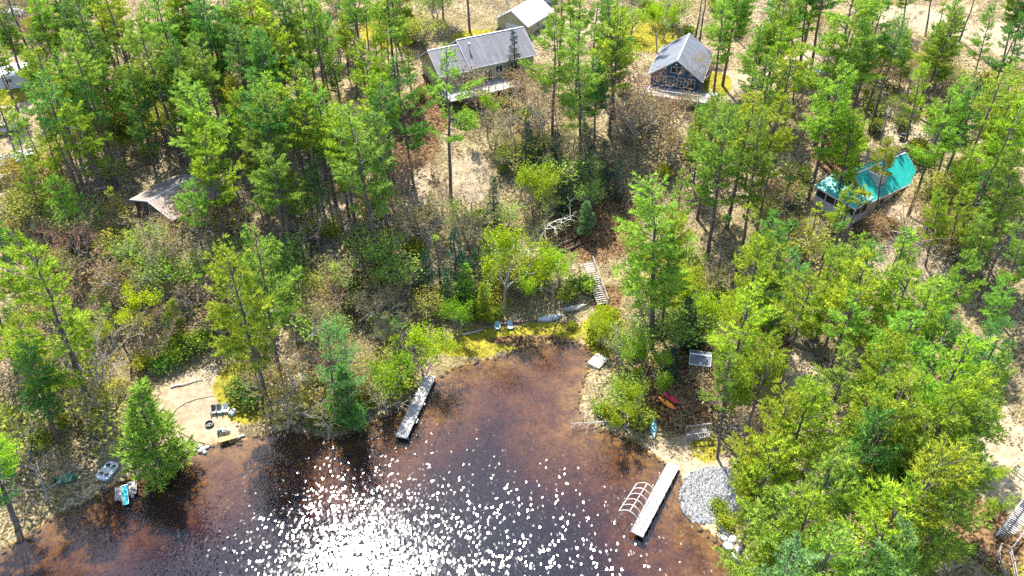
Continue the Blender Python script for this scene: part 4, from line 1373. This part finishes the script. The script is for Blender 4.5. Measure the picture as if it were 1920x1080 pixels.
m = MB(); m.tube([(-.3, -.1, .1), (.3, .12, .16)], .06, 7); m.tube([(-.1, .3, .12), (.12, -.3, .18)], .055, 7); m.build('charred_log', M['bark'], root)
a, b = at(411, 826, .55), at(446, 816, .55)
yaw = math.atan2(b[1] - a[1], b[0] - a[0]); mid = (a + b) / 2; L = float(np.hypot(*(b - a)[:2]))
root = thing('timber_bench', (mid[0], mid[1], gz(mid[0], mid[1])), 'stained orange timber bench facing the beach at the water edge', 'bench', yaw)
m = MB()
for y in (-.26, 0, .26):
    m.box((0, y, .42), (L, .24, .06))
m.build('seat', M['orangewood'], root)
for x in (-L * .42, 0, L * .42):
    m = MB(); m.box((x, 0, .1), (.12, .7, .58)); m.build('leg', M['orangewood'], root)
g = hit(1690, 262)
root = thing('barrel', g, 'dark barrel standing on the bare ground above the teal roof', 'barrel')
m = MB(); m.tube([(0, 0, 0), (0, 0, .35), (0, 0, .7), (0, 0, 1.05)], [.36, .42, .42, .36], 14); m.build('body', M['black'], root, smooth=False)
for z in (.3, .72):
    m = MB(); m.tube([(.425 * math.cos(t), .425 * math.sin(t), z) for t in np.linspace(0, 2 * PI, 17)], .02, 5); m.build('hoop', M['metal'], root)
a, b = at(1513, 712, 5.0), at(1538, 720, 5.0)
mid = (a + b) / 2; yaw = math.atan2(b[1] - a[1], b[0] - a[0]); L = float(np.hypot(*(b - a)[:2]))
root = thing('plank_bench', (mid[0], mid[1], gz(mid[0], mid[1])), 'weathered grey plank bench on the wooded slope below crossed logs', 'bench', yaw)
m = MB(); m.box((0, -.13, .45), (L, .24, .05)); m.box((0, .13, .45), (L, .24, .05)); m.build('seat', M['oldwood'], root)
m = MB(); m.box((0, .34, .72), (L, .04, .28)); m.build('backrest', M['oldwood'], root)
for x in (-L * .4, L * .4):
    m = MB(); m.box((x, .05, .2), (.1, .5, .46)); m.build('leg', M['oldwood'], root)
# concrete pad
a, b, c_ = at(1101, 681, .45), at(1119, 663, .45), at(1123, 692, .45)
mid = (b + c_) / 2
yaw = math.atan2(b[1] - a[1], b[0] - a[0])
root = thing('concrete_pad', (mid[0], mid[1], gz(mid[0], mid[1])), 'square pale concrete pad at the edge of the cove', 'pad', yaw)
m = MB(); m.box((0, 0, .08), (2.35, 1.85, .5)); m.build('slab', M['concrete'], root)

# ------------------------------------------------------------------ stairs
def stairs(foot_px, head_px, width, z0, z1, label, n, landings=(), rails=(1,), mat='oldwood', name='stairs', hand='oldwood'):
    a, b = at(*foot_px, z0), at(*head_px, z1)
    yaw = math.atan2(b[1] - a[1], b[0] - a[0]); L = float(np.hypot(*(b - a)[:2])); H = z1 - z0
    root = thing(name, (a[0], a[1], z0), label, 'stairs', yaw)
    for i in range(n):
        t = (i + .5) / n
        lp = any(l0 <= t <= l1 for l0, l1 in landings)
        m = MB(); m.box((L * t, 0, H * t + .02), (L / n * (.98 if lp else .62), width, .05)); m.build('tread', M[mat], root)
    for s in (-1, 1):
        m = MB(); m.bar((0, s * (width / 2 + .03), -.08), (L, s * (width / 2 + .03), H - .08), .05, .26); m.build('stringer', M[mat], root)
    for s in rails:
        m = MB()
        y = s * (width / 2 + .09)
        k = max(2, int(L / 1.6))
        for i in range(k + 1):
            m.box((L * i / k, y, H * i / k + .35), (.09, .09, 1.3))
        m.bar((-.1, y, 1.0), (L + .1, y, H + 1.0), .13, .06)
        m.build('handrail', M[hand], root)
    return root


stairs((1130, 571), (1102, 493), 1.35, 1.75, 4.3, 'grey wooden bank stairs with a mid landing and one handrail', 20, [(.36, .46), (.88, 1.0)], rails=(-1,))
stairs((1877, 1024), (1935, 946), 1.5, 5.0, 6.8, 'slatted wooden stairway with handrails climbing the lawn edge', 26, rails=(-1, 1), mat='deckwarm', hand='oldwood')
stairs((1331, 812), (1286, 818), 1.1, 1.25, .45, 'low timber steps with a grey rail behind the pier', 11, rails=(1, -1))
a, b = hit(1262, 226), hit(1288, 300)
stairs((1285, 300), (1262, 236), 1.2, b[2] + .15, a[2] + .15, 'brown timber steps set into the slope under the blue house', 12, rails=(), mat='brownwood')


# ------------------------------------------------------------------ logs, borders, stones
def log(px0, py0, px1, py1, r, label, mat='greybark', name='fallen_log', up=.1, group='fallen logs', stubs=3, cat='log'):
    a, b = hit(px0, py0), hit(px1, py1)
    mid = (a + b) / 2
    root = thing(name, (a[0], a[1], a[2]), label, cat, 0, group)
    d = b - a
    m = MB()
    m.tube([np.array([0, 0, up]) + d * t + np.array([rng.normal(0, .05), rng.normal(0, .05), rng.normal(0, .03)]) for t in np.linspace(0, 1, 7)], [r * (1 - .5 * t) for t in np.linspace(0, 1, 7)], 8)
    m.build('stem', M[mat], root)
    for i in range(stubs):
        t = rng.uniform(.3, .95); p = d * t + np.array([0, 0, up])
        q = p + np.array([rng.normal(0, .6), rng.normal(0, .6), rng.uniform(.2, .9)])
        m = MB(); m.tube([p, q], [r * .3, .012], 5); m.build('limb', M[mat], root)
    return root


log(1462, 596, 1530, 662, .2, 'thick brown fallen log crossing the pale one below the clearing', 'bark')
log(1540, 575, 1480, 640, .17, 'pale barkless log lying across the brown one', 'paletwig')
log(1475, 640, 1590, 690, .16, 'long thin dark log pointing from the crossed pair to the shore wood', 'bark')
log(1455, 582, 1490, 600, .12, 'short grey log uphill end of the crossed pair', 'greybark')
log(1030, 470, 1092, 440, .17, 'dark upper log lying in the leafy hollow', 'bark')
log(1038, 480, 1100, 452, .2, 'weathered lower log edged by pale wood in the leafy hollow', 'bark')
log(320, 728, 380, 712, .12, 'straight timber log edging the top of the sandy beach', 'paletwig', stubs=0)
log(868, 628, 905, 620, .14, 'bleached driftwood pile log on the mossy bank', 'paletwig', stubs=5)
log(1300, 560, 1340, 556, .1, 'thin grey log on the slope above the brown shed', 'greybark')
log(1060, 620, 1082, 596, .1, 'short stick-like log below the white skiff', 'greybark', stubs=1)
log(1520, 690, 1560, 702, .08, 'thin pale log just above the plank bench', 'paletwig', stubs=0)
log(1395, 846, 1420, 872, .28, 'fat dark log lying behind the white stone patch', 'bark', stubs=1)
log(1640, 200, 1740, 270, .1, 'long thin branchy log in the brush above the barrel', 'greybark', stubs=8)
log(1690, 180, 1600, 235, .1, 'leaning grey log in the brush near the teal canopy', 'greybark', stubs=6)
log(560, 640, 610, 560, .09, 'grey fallen stem among tan saplings on the west slope', 'greybark', stubs=6)
log(600, 785, 572, 720, .1, 'long white dead stem on the slope beside the bluish pine', 'paletwig', stubs=5)
# birches that bow over the cove
for lab, px, py, h, dx, sp in [('white birch stem arching over and drooping towards the cove', 1045, 520, 9, -5.5, 9), ('slender white birch bowing towards the hemlock', 1015, 545, 8, -4.2, 7), ('forked white birch bending uphill over the hollow', 1010, 470, 10, 4.5, 9)]:
    g = hit(px, py)
    root = thing('bowed_birch', (g[0], g[1], g[2]), lab, 'birch', 0, 'bowed birches')
    m = MB(); pts = [np.array([dx * t ** 2.0, -.8 * t, h * (t - .38 * t ** 3.2) - .3 * (t == 0)]) for t in np.linspace(0, 1, 10)]
    m.tube(pts, [.11 * (1 - .85 * t) + .01 for t in np.linspace(0, 1, 10)], 6); m.build('trunk', M['birch'], root)
    m = MB(); tips = []
    for k in range(sp):
        i = 4 + k % 6
        grow(m, pts[i], unit(np.array([random.uniform(-.6, .6) + .4 * (dx > 0) - .4 * (dx < 0), random.uniform(-.6, .6), random.uniform(-.3, .5)])), 1.7, .03, 2, tips, random, .7, -.02, 1)
    T = np.array([t[0] for t in tips]); leaves(m, T[rng.integers(0, len(T), 420)], .17, 0, .5, .2)
    cr = m.build('crown', [M['shrubleaf'], M['birch']], root)
# white dead tree fallen into the lake
a, b = hit(1162, 792), at(1070, 797, .45)
root = thing('dead_tree', (a[0], a[1], a[2]), 'bleached dead tree fallen from the bank into the water', 'dead tree')
m = MB(); d = b - a
m.tube([np.array([0, 0, .3]) + d * t for t in np.linspace(0, 1, 7)], [.09 * (1 - .8 * t) + .012 for t in np.linspace(0, 1, 7)], 6); m.build('trunk', M['paletwig'], root)
m = MB(); tips = []
for k in range(16):
    t = .35 + .62 * k / 16
    s = 1 if k % 2 else -1
    grow(m, d * t + np.array([0, 0, .3]), unit(d / np.linalg.norm(d) * .8 + np.array([0, s * .8, random.uniform(.0, .5)])), 1.5 * (1.3 - t), .022, 2, tips, random, .55, .0, 0)
m.build('crown', M['paletwig'], root)
# retaining log edging along the bank
root = thing('timber_edging', hit(840, 640), 'long low dark timber edging along the foot of the mossy bank', 'edging')
o3 = np.array(hit(840, 640))
m = MB()
pl = [hit(x, y) - o3 for x, y in ((840, 640), (880, 622), (930, 610), (985, 604), (1010, 600))]
for p, q in zip(pl[:-1], pl[1:]):
    m.bar(p + [0, 0, .12], q + [0, 0, .12], .2, .26)
m.build('timber', M['brownwood'], root)
# beach hose border
root = thing('garden_hose', hit(318, 795), 'dark hose curving along the lower edge of the sandy beach', 'hose')
o3 = np.array(hit(318, 795))
m = MB(); m.tube([hit(x, y) - o3 + [0, 0, .05] for x, y in ((318, 795), (330, 808), (350, 818), (368, 828), (384, 832))], .05, 5); m.build('tube', M['brownwood'], root)
root = thing('garden_hose', hit(322, 780), 'pale hose arching along the upper side of the sandy beach', 'hose')
o3 = np.array(hit(322, 780))
m = MB(); m.tube([hit(x, y) - o3 + [0, 0, .05] for x, y in ((322, 780), (332, 766), (348, 756), (370, 748), (400, 743))], .04, 5); m.build('tube', M['oldwood'], root)


def rock_mesh(r, seed):
    rr = np.random.default_rng(seed)
    bm = __import__('bmesh').new()
    __import__('bmesh').ops.create_icosphere(bm, subdivisions=2, radius=r)
    ax = rr.normal(0, 1, (6, 3))
    for v in bm.verts:
        p = np.array(v.co) / r
        k = 1 + .12 * sum(math.sin(2.3 * float(p @ a_)) for a_ in ax) / 2.2
        v.co = Vector((p[0] * r * k * 1.15, p[1] * r * k * .95, p[2] * r * k * .66))
    me = bpy.data.meshes.new('boulder')
    bm.to_mesh(me); bm.free()
    me.materials.append(M['stone'])
    return me


ROCKS = [rock_mesh(1.0, i) for i in range(5)]
spots = [(1344, 958, .42), (1350, 972, .34), (1338, 975, .3), (1352, 990, .5), (1362, 1002, .42), (1356, 1010, .4), (1372, 1012, .5), (1366, 1026, .55), (1384, 1034, .5), (1376, 1044, .42), (1394, 1050, .55), (1390, 1062, .4), (1404, 1072, .5), (1346, 946, .3), (1327, 968, .28)]
for i, (x, y, r_) in enumerate(spots):
    g = hit(x, y)
    o = bpy.data.objects.new('boulder', ROCKS[i % 5]); COL.objects.link(o)
    o.location = (g[0], g[1], g[2] + r_ * .3); o.scale = (r_, r_, r_); o.rotation_euler = (0, 0, i * 1.7)
    tag(o, 'pale boulder in the line along the shore below the white stone patch', 'boulder', 'pale shore boulders')
for i, (x, y, r_) in enumerate([(372, 838, .3), (380, 842, .34), (388, 839, .26), (376, 846, .28), (366, 844, .24), (448, 820, .26), (455, 817, .22), (384, 848, .24)]):
    g = hit(x, y)
    o = bpy.data.objects.new('beach_stone', ROCKS[(i + 2) % 5]); COL.objects.link(o)
    o.location = (g[0], g[1], max(g[2], 0) + r_ * .3); o.scale = (r_, r_, r_); o.rotation_euler = (0, 0, i * 2.1)
    tag(o, 'grey stone at the waterline of the sandy beach', 'stone', 'grey beach stones')
# the patch of white crushed stone: nobody could count it
n = 2600
an, rr_ = rng.uniform(0, 2 * PI, n), np.sqrt(rng.uniform(0, 1, n))
px, py = 1333 + rr_ * np.cos(an) * 56, 920 + rr_ * np.sin(an) * 52
m = MB()
G = np.array([at(a_, b_, 1.2)[:2] for a_, b_ in zip(px, py)])
GZ = ground(G[:, 0], G[:, 1])
base = np.array([[1, 0, 0], [-1, 0, 0], [0, 1, 0], [0, -1, 0], [0, 0, 1], [0, 0, -1]], float)
FA = [(0, 2, 4), (2, 1, 4), (1, 3, 4), (3, 0, 4), (2, 0, 5), (1, 2, 5), (3, 1, 5), (0, 3, 5)]
for (x, y), z in zip(G, GZ):
    m.add(base * rng.uniform(.09, .30) * rng.uniform(.7, 1.2, 3) * rng.uniform(.75, 1.2, (6, 3)) + np.array([x, y, z + .06]), FA)
m.build('crushed_stone', plain('white_stone', (.40, .395, .385), (.15, .15, .155), 6, .9), kind='stuff')
# shoreline: dark roots and sods along the cut bank
m = MB()
for i in range(0, len(SH) - 1):
    p = SH[i]
    if p[1] < 30 or np.linalg.norm(SH2[i] - p) > 2:
        continue
    for k in range(3):
        q = p + rng.normal(0, .22, 2)
        m.add(base * rng.uniform(.10, .3, 3) * rng.uniform(.7, 1.3, (6, 3)) * [1.3, 1.3, .5] + np.array([q[0], q[1], .06]), FA)
m.build('shore_sods', plain('dark_sod', (.10, .07, .035), (.03, .022, .014), 5, .95), kind='stuff')
# fence of split posts by the lower stairway
for lab, pts in [('low rail fence beside the lawn in the corner', [(1905, 870), (1898, 885), (1925, 905)]), ('low rail fence running down from the slatted stairway', [(1872, 1030), (1868, 1050), (1880, 1085)]), ('low rail fence beside the stairway foot, lawn side', [(1890, 1036), (1896, 1060), (1902, 1090)])]:
    g0 = np.array(hit(*pts[0]))
    root = thing('rail_fence', g0, lab, 'fence')
    q = [hit(*p) - g0 for p in pts]
    m = MB()
    for p, r_ in zip(q[:-1], q[1:]):
        m.tube([p + [0, 0, .8], r_ + [0, 0, .8]], .05, 6)
        m.tube([p + [0, 0, .4], r_ + [0, 0, .4]], .045, 6)
    m.build('rail', M['oldwood'], root)
    for p in q:
        m = MB(); m.tube([p - [0, 0, .3], p + [0, 0, 1.0]], .07, 7); m.build('post', M['oldwood'], root)

# ------------------------------------------------------------------ light, sky, camera
d_ = ray(690, 1130)
SUN = np.array([d_[0], d_[1], -d_[2]])
SUN /= np.linalg.norm(SUN)
w = bpy.data.worlds.new('World')
scn.world = w
w.use_nodes = True
nt = w.node_tree
bg = nt.nodes['Background']
sky = nt.nodes.new('ShaderNodeTexSky')
sky.sky_type = 'NISHITA'
sky.sun_disc = False
sky.sun_elevation = math.asin(SUN[2])
sky.sun_rotation = math.atan2(SUN[0], SUN[1])
nt.links.new(sky.outputs[0], bg.inputs[0])
bg.inputs[1].default_value = .15
L = bpy.data.lights.new('sun', 'SUN')
L.energy = 4.8
L.angle = R(.53)
L.color = (1, .95, .86)
so = bpy.data.objects.new('sun', L)
COL.objects.link(so)
so.rotation_euler = Vector(SUN).to_track_quat('Z', 'Y').to_euler()
cam = bpy.data.cameras.new('camera')
co = bpy.data.objects.new('camera', cam)
COL.objects.link(co)
co.location = (0, 0, CAMH)
co.rotation_euler = (PI / 2 - PITCH, 0, 0)
cam.sensor_width = 36
cam.lens = 36 * FPX / 1920
cam.clip_start = 1
cam.clip_end = 9000
scn.camera = co
scn.view_settings.view_transform = 'Standard'
scn.view_settings.look = 'None'
scn.view_settings.exposure = 1.75
scn.view_settings.gamma = 1
scn.render.engine = 'CYCLES'
scn.cycles.max_bounces = 6
scn.cycles.use_denoising = False
scn.cycles.transparent_max_bounces = 8
scn.cycles.sample_clamp_indirect = 6
